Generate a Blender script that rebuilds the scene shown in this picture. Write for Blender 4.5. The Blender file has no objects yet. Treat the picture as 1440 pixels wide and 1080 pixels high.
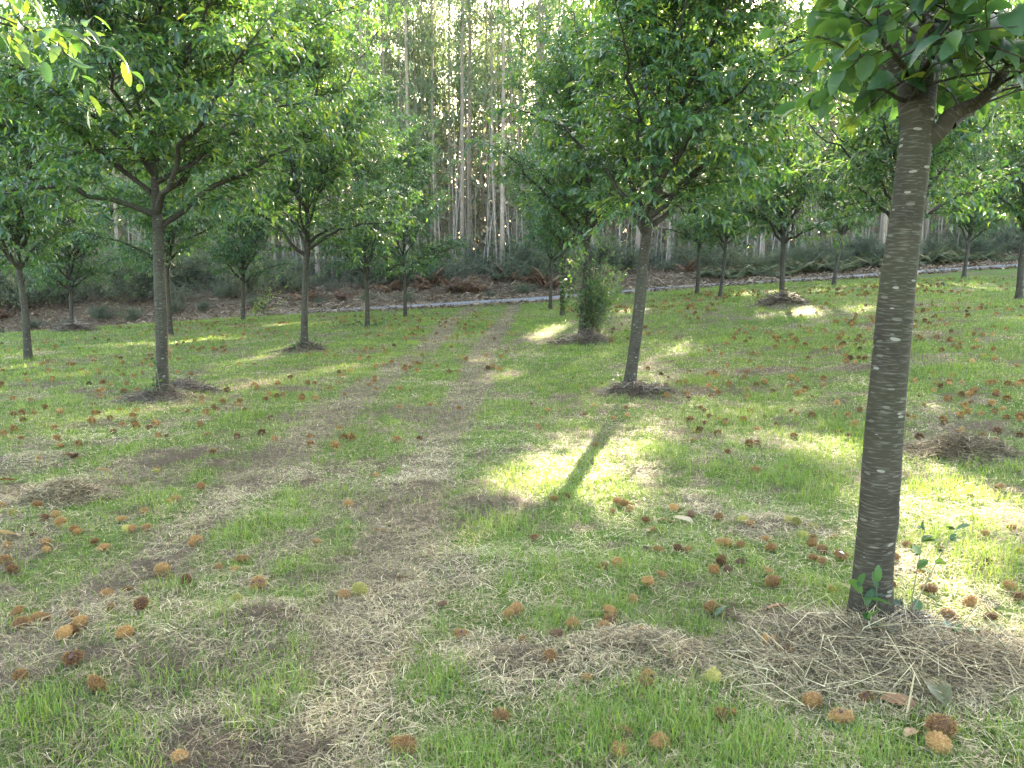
import bpy, math, random
import numpy as np

random.seed(7)
PI = math.pi
SC = bpy.context.scene
COL = SC.collection

# ------------------------------------------------------------------ camera
F = 1088.0                      # focal length in photo pixels (photo 1440 wide)
PITCH = math.radians(7.49)
CAM = np.array([0.0, 0.0, 1.63])
cp, sp = math.cos(PITCH), math.sin(PITCH)


def ray(px, py):
    u, v = (px - 720.0) / F, (540.0 - py) / F
    return np.array([u, cp + v * sp, -sp + v * cp])


def at(px, py, Y):
    d = ray(px, py)
    return CAM + d * (Y / d[1])


# sun: low, ahead and a little to one side
AZ, EL = math.radians(15.0), math.radians(21.0)
SUN = np.array([math.sin(AZ) * math.cos(EL), math.cos(AZ) * math.cos(EL), math.sin(EL)])


# ------------------------------------------------------------------ noise
def _hash(ix, iy, seed):
    h = (ix.astype(np.int64) * 374761393 + iy.astype(np.int64) * 668265263 + seed * 974711) & 0x7fffffff
    h = ((h ^ (h >> 13)) * 1274126177) & 0x7fffffff
    h = h ^ (h >> 16)
    return (h & 0xffff) / 65535.0


def vnoise(x, y, seed=0):
    x = np.asarray(x, float); y = np.asarray(y, float)
    ix, iy = np.floor(x), np.floor(y)
    fx, fy = x - ix, y - iy
    fx = fx * fx * (3 - 2 * fx); fy = fy * fy * (3 - 2 * fy)
    a, b = _hash(ix, iy, seed), _hash(ix + 1, iy, seed)
    c, d = _hash(ix, iy + 1, seed), _hash(ix + 1, iy + 1, seed)
    return (a + (b - a) * fx) * (1 - fy) + (c + (d - c) * fx) * fy


def fbm(x, y, seed=0, octv=4):
    s, a, t = 0.0, 0.5, 0.0
    for k in range(octv):
        s = s + a * vnoise(x * 2 ** k + 17.3 * k, y * 2 ** k + 5.1 * k, seed + k)
        t += a
        a *= 0.5
    return s / t


def sstep(a, b, x):
    t = np.clip((np.asarray(x, float) - a) / (b - a), 0, 1)
    return t * t * (3 - 2 * t)


# ------------------------------------------------------------------ terrain
# tree bases read off the photo: (pixel x, pixel y, distance ahead in metres)
BASES = {
    'T1': (1222, 885, 3.45), 'T2': (884, 553, 11.55), 'T3': (818, 483, 19.8), 'T4': (791, 443, 27.8), 'T5': (774, 436, 35.6),
    'L1': (230, 562, 10.9), 'L2': (428, 494, 19.0), 'L3': (517, 459, 27.0), 'L4': (570, 446, 35.0),
    'F1': (40, 507, 18.4), 'F2': (240, 472, 26.4), 'F3': (342, 450, 34.4), 'G1': (102, 463, 31.9),
    'R1': (1262, 470, 15.5), 'R2': (1098, 428, 23.8), 'R3': (1012, 419, 31.0), 'R4': (980, 412, 35.0),
    'S1': (1432, 421, 22.8), 'S2': (1172, 402, 35.6), 'U1': (1355, 391, 36.8),
}
ctrl = [(0, 0, 0), (0, 6, 0), (-6, 0, 0), (6, 0, 0.1), (0, -8, 0), (-4, 5, 0), (4, 6, 0.03), (-30, 10, -0.7), (-14, 8, -0.2), (30, 8, 1.3), (12, 8, 0.35)]
for k, (px, py, Y) in BASES.items():
    ctrl.append(tuple(at(px, py, Y)[[0, 1, 2]]))


def roadY(x):
    return 42.6 + 0.075 * np.asarray(x, float)


for px, py in ((360, 444), (470, 437), (570, 432), (680, 425), (760, 421), (900, 409), (1000, 401), (1150, 393), (1300, 382), (1430, 374)):
    d = ray(px, py)
    Y = 42.6
    for _ in range(8):
        Y = float(roadY(d[0] / d[1] * Y))
    ctrl.append(tuple(CAM + d * (Y / d[1])))
ctrl += [(-24, 40.8, -1.15), (-40, 40, -1.5), (45, 46, 3.3), (-26, 28, -0.7), (45, 25, 2.2), (70, 50, 4.2), (-70, 40, -2.2)]
CT = np.array(ctrl, float)


def _tps(r2):
    return 0.5 * r2 * np.log(r2 + 1e-9)


def _solve():
    n = len(CT)
    r2 = ((CT[:, None, :2] - CT[None, :, :2]) ** 2).sum(-1)
    A = np.zeros((n + 3, n + 3))
    A[:n, :n] = _tps(r2) + np.eye(n) * 6.0
    Pm = np.c_[np.ones(n), CT[:, :2]]
    A[:n, n:] = Pm; A[n:, :n] = Pm.T
    b = np.r_[CT[:, 2], 0, 0, 0]
    return np.linalg.solve(A, b)


TW = _solve()

HEAPS = []      # (x, y, radius x, radius y, height) filled below, from photo positions


def gz(x, y, detail=True):
    x = np.asarray(x, float); y = np.asarray(y, float)
    xc, yc = np.clip(x, -75, 75), np.clip(y, -12, 50)
    z = TW[-3] + TW[-2] * xc + TW[-1] * yc
    for i in range(len(CT)):
        r2 = (xc - CT[i, 0]) ** 2 + (yc - CT[i, 1]) ** 2
        z = z + TW[i] * _tps(r2)
    t = y - roadY(np.clip(x, -80, 80)) - 2.1
    bank = 1.25 - 0.65 * sstep(4, 18, x) + 0.5 * sstep(-8, -22, x)
    z = z + sstep(0.1, 6.5, t) * bank + np.clip(t - 6, 0, 60) * 0.012
    if detail:
        near = sstep(60, 20, np.hypot(x, y)) * (1 - sstep(-3.4, -2.3, t) * sstep(0.6, -0.2, t))
        z = z + near * ((fbm(x * 0.9, y * 0.9, 3) - 0.5) * 0.085 + (fbm(x * 4.5, y * 4.5, 9, 3) - 0.5) * 0.045)
        for hx, hy, ra, rb, hh in HEAPS:
            q = ((x - hx) / ra) ** 2 + ((y - hy) / rb) ** 2
            z = z + hh * np.exp(-q * 1.6) * (0.7 + 0.6 * vnoise(x * 9, y * 9, 4))
    return z


def hit(px, py):
    """the point of the ground under a photo position"""
    d = ray(px, py)
    t = 1.0
    while t < 80:
        p = CAM + d * t
        if p[2] < float(gz(p[0], p[1], False)):
            break
        t += 0.03 + t * 0.004
    return CAM + d * t


for px, py, ra, rb, hh in ((92, 706, .30, .2, .09), (1352, 640, .42, .4, .11), (1300, 955, .62, .34, .05), (1210, 905, .5, .3, .035), (900, 925, .3, .2, .06),
                           (690, 715, .35, .2, .06), (1090, 745, .35, .25, .05), (345, 880, .35, .2, .05), (20, 655, .5, .35, .07), (570, 690, .4, .2, .03),
                           (235, 562, .55, .4, .12), (884, 556, .5, .4, .10), (820, 483, .6, .5, .16), (428, 495, .5, .5, .10), (1100, 431, .75, .6, .2),
                           (740, 940, .5, .25, .04), (1060, 524, .8, .4, .05), (1210, 518, .7, .35, .05), (410, 549, .4, .25, .05)):
    p = hit(px, py)
    HEAPS.append((p[0], p[1], ra, rb, hh))


def gpt(x, y, dz=0.0):
    return np.array([x, y, float(gz(x, y)) + dz])


# ------------------------------------------------------------------ ground cover masks
def track(x, y):
    xl = -2.22 + 0.10 * np.sin(y * 0.35)
    xr = -0.70 + 0.72 * sstep(13, 40, y) + 0.07 * np.sin(y * 0.5 + 1)
    w = 0.29
    n = 0.72 + 0.6 * fbm(x * 1.6, y * 0.8, 41)
    fade = 1 - 0.2 * sstep(10, 4, y)
    return np.clip((np.exp(-((x - xl) / w) ** 2) * fade + np.exp(-((x - xr) / w) ** 2)) * n * (1.15 + .7 * sstep(6, 14, y)), 0, 1) * sstep(41.5, 38, y)


def straw_mask(x, y):
    n = fbm(x * 0.85, y * 0.7, 21, 4)
    n2 = fbm(x * 2.7 + 9, y * 2.3, 27, 3)
    fg = sstep(8.0, 2.4, y) * (-0.01 + 0.085 * sstep(0.9, -1.0, x))
    n3 = fbm(x * 7.0 + 3, y * 6.0, 33, 3)
    n4 = fbm(x * 15.0 + 7, y * 13.0, 37, 2)
    patch = 0.92 * sstep(0.42, 0.72, 0.34 * n + 0.30 * n2 + 0.24 * n3 + 0.12 * n4 + fg)
    s = np.maximum(patch, track(x, y) * np.clip(.75 + .7 * (n3 - .3), .3, 1))
    for hx, hy, ra, rb, hh in HEAPS:
        q = ((x - hx) / (ra * 1.15)) ** 2 + ((y - hy) / (rb * 1.15)) ** 2
        s = np.maximum(s, np.clip(1.5 * np.exp(-q * 1.2) * (0.05 + 1.5 * n3), 0, 1))
    return np.clip(s, 0, 1)


CLODS = []
for px, py, ra, rb in ((1060, 524, .8, .22), (1215, 520, .6, .2), (690, 715, .3, .16), (410, 549, .45, .2), (345, 880, .3, .14), (300, 950, .35, .18), (620, 690, .25, .12), (545, 655, .3, .15), (1000, 655, .4, .2), (1090, 690, .3, .15),
                       (1150, 745, .3, .12), (560, 530, .5, .2), (480, 700, .2, .1), (900, 930, .12, .08), (1180, 440, 1.2, .4), (1330, 440, 1.2, .4), (640, 740, .3, .12), (800, 745, .3, .1), (250, 640, .4, .2), (150, 600, .5, .25), (330, 575, .4, .2), (700, 940, .3, .1), (960, 830, .2, .1)):
    p = hit(px, py)
    CLODS.append((p[0], p[1], ra, rb))


def clod_mask(x, y):
    """dark thatch: matted clippings turned brown"""
    n = fbm(x * 6, y * 6, 93, 3)
    m = sstep(0.60, 0.70, 0.65 * fbm(x * 1.0, y * 1.7, 91, 3) + 0.35 * n)
    for cx, cy, ra, rb in CLODS:
        m = np.maximum(m, np.exp(-((x - cx) / ra) ** 2 - ((y - cy) / rb) ** 2) * sstep(.25, .6, n) * 1.2)
    return np.clip(m, 0, 1)


# ------------------------------------------------------------------ sunny patches: gaps in the foliage that let the sun reach these spots
LIT = []
for px, py, rx, ry in ((765, 690, .68, 1.15), (1040, 588, .5, .7), (1085, 622, .6, .5), (1185, 642, .75, .7), (1330, 715, .8, .75), (1425, 760, .8, .9), (1360, 830, .55, .4), (1432, 930, .35, .5),
                       (1061, 414, .9, 1.6), (1205, 403, 1.0, 1.5), (1250, 402, .8, 1.3), (1340, 402, 1.6, 1.3), (1395, 408, 1.0, 1.0), (1130, 410, .8, 1.2),
                       (700, 530, .55, 1.2), (740, 503, .6, 1.5), (790, 477, .7, 2.0), (665, 510, .4, .9), (730, 440, .9, 1.3), (870, 440, .8, 1.2), (1160, 440, 1.4, .9),
                       (300, 517, .5, 1.0), (350, 506, .5, 1.0), (395, 492, .5, 1.0), (400, 457, 1.2, .8), (180, 487, .8, .8), (60, 530, 1.0, .7), (290, 480, .9, .7), (20, 520, .8, .6), (455, 520, .4, .7),
                       (880, 640, .35, .4), (930, 690, .3, .3)):
    p = hit(px, py)
    LIT.append((p[0], p[1], rx, ry))
LIT = np.array(LIT)
LIT[:, 2:] *= np.where(LIT[:, 1:2] > 20, 1.5, 0.88)


UP = []     # parts of the orchard crowns that catch the sun: (ground point on the same sunbeam, radius)
for px, py, Y, r_ in ((520, 100, 22, 1.5), (560, 190, 27, 1.4), (470, 40, 19, 1.3), (400, 20, 11, .9), (60, 60, 4.1, .6), (20, 20, 3.9, .5), (1195, 120, 6, .7), (1190, 190, 14, 1.2), (1410, 200, 21, 1.5), (1250, 150, 16, 1.2),
                      (930, 30, 11.5, .8), (1080, 60, 11.8, .8), (790, 60, 11, .7), (640, 260, 34, 1.3), (760, 300, 33, 1.2), (100, 130, 18, 1.3), (60, 260, 25, 1.5), (1100, 210, 24, 1.4), (1300, 250, 30, 1.5), (330, 300, 30, 1.4), (1020, 240, 31, 1.2), (1420, 60, 5, .6)):
    p = at(px, py, Y); t_ = p[2] / SUN[2]
    UP.append((p[0] - SUN[0] * t_, p[1] - SUN[1] * t_, r_))


def carve(P, rng, amount=1.0, forest=False):
    """True for leaves that stay: those in the way of the sun to a sunny patch are mostly left out to shape the light"""
    z0 = gz(P[:, 0], P[:, 1], False) * 0
    q = P[:, :2].copy()
    for _ in range(3):
        h = P[:, 2] - z0
        q = P[:, :2] - SUN[:2] / SUN[2] * h[:, None]
        z0 = gz(np.clip(q[:, 0], -60, 60), np.clip(q[:, 1], -5, 44), False) * (q[:, 1] > -1)
    m = np.zeros(len(P))
    for cx, cy, rx, ry in LIT:
        d = ((q[:, 0] - cx) / rx) ** 2 + ((q[:, 1] - cy) / ry) ** 2
        m = np.maximum(m, sstep(1.25, 0.6, d))
    if forest:
        for cx, cy, r_ in UP:
            d = ((q[:, 0] - cx) ** 2 + (q[:, 1] - cy) ** 2) / r_ ** 2
            m = np.maximum(m, 0.9 * sstep(1.3, 0.5, d))
    m *= (P[:, 2] > z0 + 1.0)
    return rng.random(len(P)) > m * 0.97 * amount


# ------------------------------------------------------------------ mesh helpers
def make_mesh(name, V, faces, mats, uv=None, attrs=None, smooth=True, mi=None):
    me = bpy.data.meshes.new(name)
    V = np.ascontiguousarray(V, dtype=np.float32)
    faces = [np.ascontiguousarray(f, dtype=np.int32) for f in (faces if isinstance(faces, list) else [faces]) if len(f)]
    li = np.concatenate([f.ravel() for f in faces])
    tot = np.concatenate([np.full(len(f), f.shape[1], np.int32) for f in faces])
    st = np.r_[0, np.cumsum(tot)[:-1]].astype(np.int32)
    me.vertices.add(len(V)); me.vertices.foreach_set('co', V.ravel())
    me.loops.add(len(li)); me.loops.foreach_set('vertex_index', li)
    me.polygons.add(len(tot)); me.polygons.foreach_set('loop_start', st)
    me.polygons.foreach_set('use_smooth', np.full(len(tot), smooth, bool))
    for m in (mats if isinstance(mats, (list, tuple)) else [mats]):
        me.materials.append(m)
    if mi is not None:
        me.polygons.foreach_set('material_index', np.asarray(mi, np.int32))
    me.update(calc_edges=True)
    if uv is not None:
        l = me.uv_layers.new(name='uv')
        l.data.foreach_set('uv', np.ascontiguousarray(uv[li], np.float32).ravel())
    for k, a in (attrs or {}).items():
        at_ = me.attributes.new(k, 'FLOAT', 'POINT')
        at_.data.foreach_set('value', np.ascontiguousarray(a, np.float32))
    return me


def obj(name, me, parent=None, loc=None):
    o = bpy.data.objects.new(name, me)
    COL.objects.link(o)
    if parent is not None:
        o.parent = parent
    if loc is not None:
        o.location = loc
    return o


def tag(o, label=None, cat=None, group=None, kind=None):
    if label: o['label'] = label
    if cat: o['category'] = cat
    if group: o['group'] = group
    if kind: o['kind'] = kind
    return o


def thing(name, label, cat, loc, group=None, rz=0.0):
    o = bpy.data.objects.new(name, None)
    o.empty_display_size = 0.2
    COL.objects.link(o)
    o.location = loc; o.rotation_euler = (0, 0, rz)
    return tag(o, label, cat, group)


class Geo:
    """collects pieces of one mesh"""
    def __init__(s):
        s.V, s.Q, s.T, s.uv, s.a, s.n = [], [], [], [], {}, 0

    def add(s, V, Q=None, T=None, uv=None, **at_):
        V = np.asarray(V, float).reshape(-1, 3)
        if len(V) == 0: return
        s.V.append(V)
        if Q is not None and len(Q): s.Q.append(np.asarray(Q, np.int64) + s.n)
        if T is not None and len(T): s.T.append(np.asarray(T, np.int64) + s.n)
        s.uv.append(np.zeros((len(V), 2)) if uv is None else np.asarray(uv, float).reshape(-1, 2))
        for k in set(list(at_) + list(s.a)):
            v = at_.get(k, 0.0)
            s.a.setdefault(k, [np.zeros(s.n)] if s.n else []).append(np.broadcast_to(np.asarray(v, float), (len(V),)))
        s.n += len(V)

    def mesh(s, name, mats, smooth=True, use_uv=True):
        f = []
        if s.Q: f.append(np.concatenate(s.Q))
        if s.T: f.append(np.concatenate(s.T))
        return make_mesh(name, np.concatenate(s.V), f, mats, np.concatenate(s.uv) if use_uv else None,
                         {k: np.concatenate(v) for k, v in s.a.items()}, smooth)


def unit(v):
    return v / (np.linalg.norm(v, axis=-1, keepdims=True) + 1e-12)


def tubes(P, Rr, ns, uscale=1.0):
    """P (n,k,3) centre lines, Rr (n,k) radii -> verts, quads, uv (metres)"""
    n, k = P.shape[:2]
    Tn = unit(np.gradient(P, axis=1))
    ref = np.where(np.abs(Tn[:, :1, 2:3]) > 0.75, np.array([1.0, 0, 0]), np.array([0, 0, 1.0]))
    X = unit(np.cross(np.broadcast_to(ref, Tn.shape), Tn)); Y = np.cross(Tn, X)
    a = np.linspace(0, 2 * PI, ns + 1)
    V = P[:, :, None, :] + Rr[:, :, None, None] * (np.cos(a)[None, None, :, None] * X[:, :, None, :] + np.sin(a)[None, None, :, None] * Y[:, :, None, :])
    seg = np.r_[[np.zeros(n)], np.cumsum(np.linalg.norm(np.diff(P, axis=1), axis=-1), axis=1).T].T
    U = np.empty((n, k, ns + 1, 2))
    U[..., 0] = a[None, None, :] / (2 * PI) * (2 * PI * Rr.max(1))[:, None, None] * uscale
    U[..., 1] = seg[:, :, None]
    i = np.arange(k - 1)[:, None] * (ns + 1) + np.arange(ns)[None, :]
    q = np.stack([i, i + 1, i + ns + 2, i + ns + 1], -1).reshape(-1, 4)
    Q = (q[None] + (np.arange(n) * k * (ns + 1))[:, None, None]).reshape(-1, 4)
    return V.reshape(-1, 3), Q, U.reshape(-1, 2)


def curve_pts(P0, D, B, L, k):
    s = np.linspace(0, 1, k)[None, :, None]
    return P0[:, None, :] + L[:, None, None] * (D[:, None, :] * s + B[:, None, :] * s * s)


def curve_at(P0, D, B, L, s):
    return P0 + L[:, None] * (D * s[:, None] + B * (s * s)[:, None]), unit(D + 2 * B * s[:, None])


LEAF_T = {
    'hi': (np.array([0, .08, .16, .24, .33, .42, .51, .60, .69, .78, .87, .94, 1.0]),
           np.array([.03, .50, .62, .86, .82, 1.02, .90, .98, .80, .80, .52, .36, .0])),
    'mid': (np.array([0, .18, .45, .75, 1.0]), np.array([.05, .72, 1.0, .66, .0])),
    'lo': (np.array([0, .45, 1.0]), np.array([.12, 1.0, .0])),
}


def leaves(P, D, N, L, Wd, lod='mid', fold=0.25, droop=0.3, rng=None):
    """blades lying along D with upper side N"""
    t, w = LEAF_T[lod]
    n, k = len(P), len(t)
    D = unit(D); Y = unit(np.cross(N, D)); Z = np.cross(D, Y)
    dr = (droop if np.ndim(droop) else np.full(n, droop))[:, None]
    x = t[None] - 0.25 * dr * t[None] ** 3
    zc = -dr * t[None] ** 2
    hw = w[None] * Wd[:, None] * 0.5
    out = np.empty((n, k, 3, 3))
    for j, sgn in enumerate((-1, 0, 1)):
        zz = zc + (0 if sgn == 0 else fold) * hw
        out[:, :, j] = P[:, None] + L[:, None, None] * (x[..., None] * D[:, None] + sgn * hw[..., None] * Y[:, None] + zz[..., None] * Z[:, None])
    i = np.arange(k - 1)[:, None] * 3 + np.arange(2)[None]
    q = np.stack([i, i + 3, i + 4, i + 1], -1).reshape(-1, 4)
    Q = (q[None] + (np.arange(n) * k * 3)[:, None, None]).reshape(-1, 4)
    uv = np.empty((n, k, 3, 2)); uv[..., 0] = t[None, :, None]; uv[..., 1] = np.array([-1, 0, 1])[None, None] * w[None, :, None]
    return out.reshape(-1, 3), Q, uv.reshape(-1, 2), k * 3


# ------------------------------------------------------------------ materials
def new_mat(name):
    m = bpy.data.materials.new(name)
    m.use_nodes = True
    nt = m.node_tree
    nt.nodes.clear()
    return m, nt, nt.nodes, nt.links


def N(nodes, t, **kw):
    n = nodes.new(t)
    for k, v in kw.items():
        if hasattr(n, k) and not k.startswith('i_'):
            setattr(n, k, v)
    return n


def ramp(nodes, stops, interp='LINEAR'):
    r = nodes.new('ShaderNodeValToRGB')
    e = r.color_ramp.elements
    r.color_ramp.interpolation = interp
    while len(e) < len(stops): e.new(0.5)
    for el, (p, c) in zip(e, stops):
        el.position = p
        el.color = (*c, 1) if len(c) == 3 else c
    return r


def mix(nodes, links, fac, a, b, blend='MIX'):
    m = nodes.new('ShaderNodeMix'); m.data_type = 'RGBA'; m.blend_type = blend
    for s, v in ((m.inputs[0], fac), (m.inputs[6], a), (m.inputs[7], b)):
        if hasattr(v, 'is_linked'): links.new(v, s)
        elif isinstance(v, tuple): s.default_value = (*v, 1) if len(v) == 3 else v
        else: s.default_value = v
    return m.outputs[2]


def math_n(nodes, links, op, a, b=None, c=None):
    m = nodes.new('ShaderNodeMath'); m.operation = op
    for s, v in zip(m.inputs, (a, b, c)):
        if v is None: continue
        if hasattr(v, 'is_linked'): links.new(v, s)
        else: s.default_value = v
    return m.outputs[0]


def leaf_mat(name, stops, trans, tfac=0.38, rough=0.42, veins=False, spec=0.5, orand=0.0):
    m, nt, n, l = new_mat(name)
    a = N(n, 'ShaderNodeAttribute'); a.attribute_name = 'tint'
    fac = a.outputs['Fac']
    if orand:
        oi = n.new('ShaderNodeObjectInfo')
        fac = math_n(n, l, 'ADD', fac, math_n(n, l, 'MULTIPLY', math_n(n, l, 'SUBTRACT', oi.outputs['Random'], 0.5), orand))
    r = ramp(n, stops); l.new(fac, r.inputs[0])
    col = r.outputs[0]
    r2 = ramp(n, trans); l.new(a.outputs['Fac'], r2.inputs[0])
    tcol = r2.outputs[0]
    p = n.new('ShaderNodeBsdfPrincipled')
    p.inputs['Roughness'].default_value = rough
    p.inputs['Specular IOR Level'].default_value = spec
    if veins:
        uv = n.new('ShaderNodeUVMap'); uv.uv_map = 'uv'
        s = n.new('ShaderNodeSeparateXYZ'); l.new(uv.outputs[0], s.inputs[0])
        ay = math_n(n, l, 'ABSOLUTE', s.outputs[1])
        ph = math_n(n, l, 'SUBTRACT', math_n(n, l, 'MULTIPLY', s.outputs[0], 15.0), math_n(n, l, 'MULTIPLY', ay, 2.6))
        tri = math_n(n, l, 'PINGPONG', ph, 0.5)
        vn = math_n(n, l, 'LESS_THAN', tri, 0.06)
        mid = math_n(n, l, 'LESS_THAN', ay, 0.05)
        vv = math_n(n, l, 'MAXIMUM', vn, mid)
        col = mix(n, l, math_n(n, l, 'MULTIPLY', vv, 0.35), col, (0.10, 0.17, 0.07))
        tcol = mix(n, l, math_n(n, l, 'MULTIPLY', vv, 0.45), tcol, (0.05, 0.11, 0.01))
        b = n.new('ShaderNodeBump'); b.inputs['Strength'].default_value = 0.35; b.inputs['Distance'].default_value = 0.004
        l.new(tri, b.inputs['Height']); l.new(b.outputs[0], p.inputs['Normal'])
    l.new(col, p.inputs['Base Color'])
    t = n.new('ShaderNodeBsdfTranslucent'); l.new(tcol, t.inputs[0])
    mx = n.new('ShaderNodeMixShader'); mx.inputs[0].default_value = tfac
    l.new(p.outputs[0], mx.inputs[1]); l.new(t.outputs[0], mx.inputs[2])
    o = n.new('ShaderNodeOutputMaterial'); l.new(mx.outputs[0], o.inputs[0])
    return m


def bark_mat(name, dark, light, pale, moss, lent=(10, 38), amount=0.5, bump=0.5):
    m, nt, n, l = new_mat(name)
    uv = n.new('ShaderNodeUVMap'); uv.uv_map = 'uv'
    tc = n.new('ShaderNodeTexCoord')
    no = N(n, 'ShaderNodeTexNoise'); no.inputs['Scale'].default_value = 7; no.inputs['Detail'].default_value = 6
    l.new(tc.outputs['Object'], no.inputs['Vector'])
    no2 = N(n, 'ShaderNodeTexNoise'); no2.inputs['Scale'].default_value = 2.2; no2.inputs['Detail'].default_value = 3
    l.new(tc.outputs['Object'], no2.inputs['Vector'])
    mp = n.new('ShaderNodeMapping'); mp.inputs['Scale'].default_value = (9, 120, 1)
    l.new(uv.outputs[0], mp.inputs[0])
    no3 = N(n, 'ShaderNodeTexNoise'); no3.inputs['Scale'].default_value = 1.0; no3.inputs['Detail'].default_value = 4
    l.new(mp.outputs[0], no3.inputs['Vector'])
    c1 = ramp(n, [(0.3, dark), (0.72, light)]); l.new(no.outputs[0], c1.inputs[0])
    f2 = ramp(n, [(0.45, (0, 0, 0)), (0.68, (1, 1, 1))]); l.new(no2.outputs[0], f2.inputs[0])
    c = mix(n, l, f2.outputs[0], c1.outputs[0], moss)
    f3 = ramp(n, [(0.5, (0, 0, 0)), (0.75, (1, 1, 1))]); l.new(no3.outputs[0], f3.inputs[0])
    c = mix(n, l, math_n(n, l, 'MULTIPLY', f3.outputs[0], 0.35), c, pale)
    # lenticels: short pale dashes lying across the trunk
    mp2 = n.new('ShaderNodeMapping'); mp2.inputs['Scale'].default_value = (lent[0], lent[1], 1)
    wp = n.new('ShaderNodeVectorMath'); wp.operation = 'MULTIPLY_ADD'
    l.new(no.outputs['Color'], wp.inputs[0]); wp.inputs[1].default_value = (.05, .035, 0); l.new(uv.outputs[0], wp.inputs[2])
    l.new(wp.outputs[0], mp2.inputs[0])
    vo = N(n, 'ShaderNodeTexVoronoi'); vo.inputs['Scale'].default_value = 1.0; vo.inputs['Randomness'].default_value = 1.0
    l.new(mp2.outputs[0], vo.inputs['Vector'])
    sc = n.new('ShaderNodeSeparateColor'); l.new(vo.outputs['Color'], sc.inputs[0])
    thr = math_n(n, l, 'MULTIPLY', math_n(n, l, 'POWER', sc.outputs[0], 1.2), 0.36)
    keep = math_n(n, l, 'LESS_THAN', sc.outputs[1], amount)
    wob = math_n(n, l, 'MULTIPLY', no.outputs[0], 0.16)
    inside = math_n(n, l, 'LESS_THAN', math_n(n, l, 'ADD', vo.outputs['Distance'], wob), math_n(n, l, 'ADD', thr, 0.085))
    le = math_n(n, l, 'MULTIPLY', inside, keep)
    c = mix(n, l, math_n(n, l, 'MULTIPLY', le, math_n(n, l, 'ADD', math_n(n, l, 'MULTIPLY', sc.outputs[2], 0.6), 0.2)), c, pale)
    p = n.new('ShaderNodeBsdfPrincipled'); p.inputs['Roughness'].default_value = 0.85; p.inputs['Specular IOR Level'].default_value = 0.25
    l.new(c, p.inputs['Base Color'])
    b = n.new('ShaderNodeBump'); b.inputs['Strength'].default_value = bump; b.inputs['Distance'].default_value = 0.006
    h = math_n(n, l, 'ADD', math_n(n, l, 'MULTIPLY', no3.outputs[0], 0.6), math_n(n, l, 'ADD', no.outputs[0], math_n(n, l, 'MULTIPLY', le, 0.5)))
    l.new(h, b.inputs['Height']); l.new(b.outputs[0], p.inputs['Normal'])
    o = n.new('ShaderNodeOutputMaterial'); l.new(p.outputs[0], o.inputs[0])
    return m


def tint_mat(name, stops, rough=0.8, trans=0.0, spec=0.3, obj_rand=0.0):
    m, nt, n, l = new_mat(name)
    a = N(n, 'ShaderNodeAttribute'); a.attribute_name = 'tint'
    f = a.outputs['Fac']
    if obj_rand:
        oi = n.new('ShaderNodeObjectInfo')
        f = math_n(n, l, 'ADD', f, math_n(n, l, 'MULTIPLY', math_n(n, l, 'SUBTRACT', oi.outputs['Random'], 0.5), obj_rand))
    r = ramp(n, stops); l.new(f, r.inputs[0])
    p = n.new('ShaderNodeBsdfPrincipled'); p.inputs['Roughness'].default_value = rough; p.inputs['Specular IOR Level'].default_value = spec
    l.new(r.outputs[0], p.inputs['Base Color'])
    o = n.new('ShaderNodeOutputMaterial')
    if trans:
        t = n.new('ShaderNodeBsdfTranslucent'); l.new(r.outputs[0], t.inputs[0])
        mx = n.new('ShaderNodeMixShader'); mx.inputs[0].default_value = trans
        l.new(p.outputs[0], mx.inputs[1]); l.new(t.outputs[0], mx.inputs[2]); l.new(mx.outputs[0], o.inputs[0])
    else:
        l.new(p.outputs[0], o.inputs[0])
    return m


GREENS = [(0.0, (.008, .027, .016)), (0.4, (.020, .058, .029)), (0.75, (.056, .122, .040)), (1.0, (.16, .20, .035))]
TRANS = [(0.0, (.07, .21, .045)), (0.5, (.17, .37, .052)), (1.0, (.40, .48, .05))]
M = {}
M['leaf_near'] = leaf_mat('chestnut_leaf_near', [(0.0, (.008, .029, .018)), (0.4, (.017, .050, .026)), (0.75, (.040, .090, .030)), (1.0, (.14, .19, .03))], TRANS, 0.32, 0.46, True, .32)
M['leaf'] = leaf_mat('chestnut_leaf', GREENS, TRANS, 0.36, 0.30, spec=.55)
M['euc_leaf'] = leaf_mat('eucalyptus_leaf', [(0, (.045, .085, .06)), (.6, (.075, .125, .075)), (1, (.12, .15, .07))], [(0, (.14, .24, .09)), (1, (.26, .34, .10))], 0.4, 0.45)
M['shrub_leaf'] = leaf_mat('shrub_leaf', [(0, (.022, .042, .028)), (.5, (.060, .088, .050)), (.85, (.13, .145, .075)), (1, (.24, .20, .08))], [(0, (.08, .16, .05)), (1, (.25, .26, .06))], 0.3, 0.6, orand=.7)
M['pale_leaf'] = leaf_mat('pale_shoot_leaf', [(0, (.07, .13, .035)), (1, (.22, .25, .07))], [(0, (.3, .42, .06)), (1, (.5, .52, .1))], 0.45, 0.4)  # backlit paleness of the roadside shoots put into the leaf colour
M['bramble_leaf'] = leaf_mat('bramble_leaf', [(0, (.02, .055, .035)), (.6, (.045, .11, .05)), (1, (.12, .2, .04))], [(0, (.08, .2, .05)), (1, (.25, .42, .05))], 0.3, 0.4, True)
M['fern_rust'] = leaf_mat('rusty_bracken', [(0, (.07, .038, .024)), (.5, (.15, .075, .042)), (1, (.26, .16, .09))], [(0, (.2, .08, .03)), (1, (.4, .2, .07))], 0.3, 0.7)
M['fern_green'] = leaf_mat('green_bracken', [(0, (.04, .07, .035)), (.5, (.08, .11, .05)), (1, (.2, .16, .08))], [(0, (.12, .2, .05)), (1, (.3, .25, .08))], 0.3, 0.6)
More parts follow.
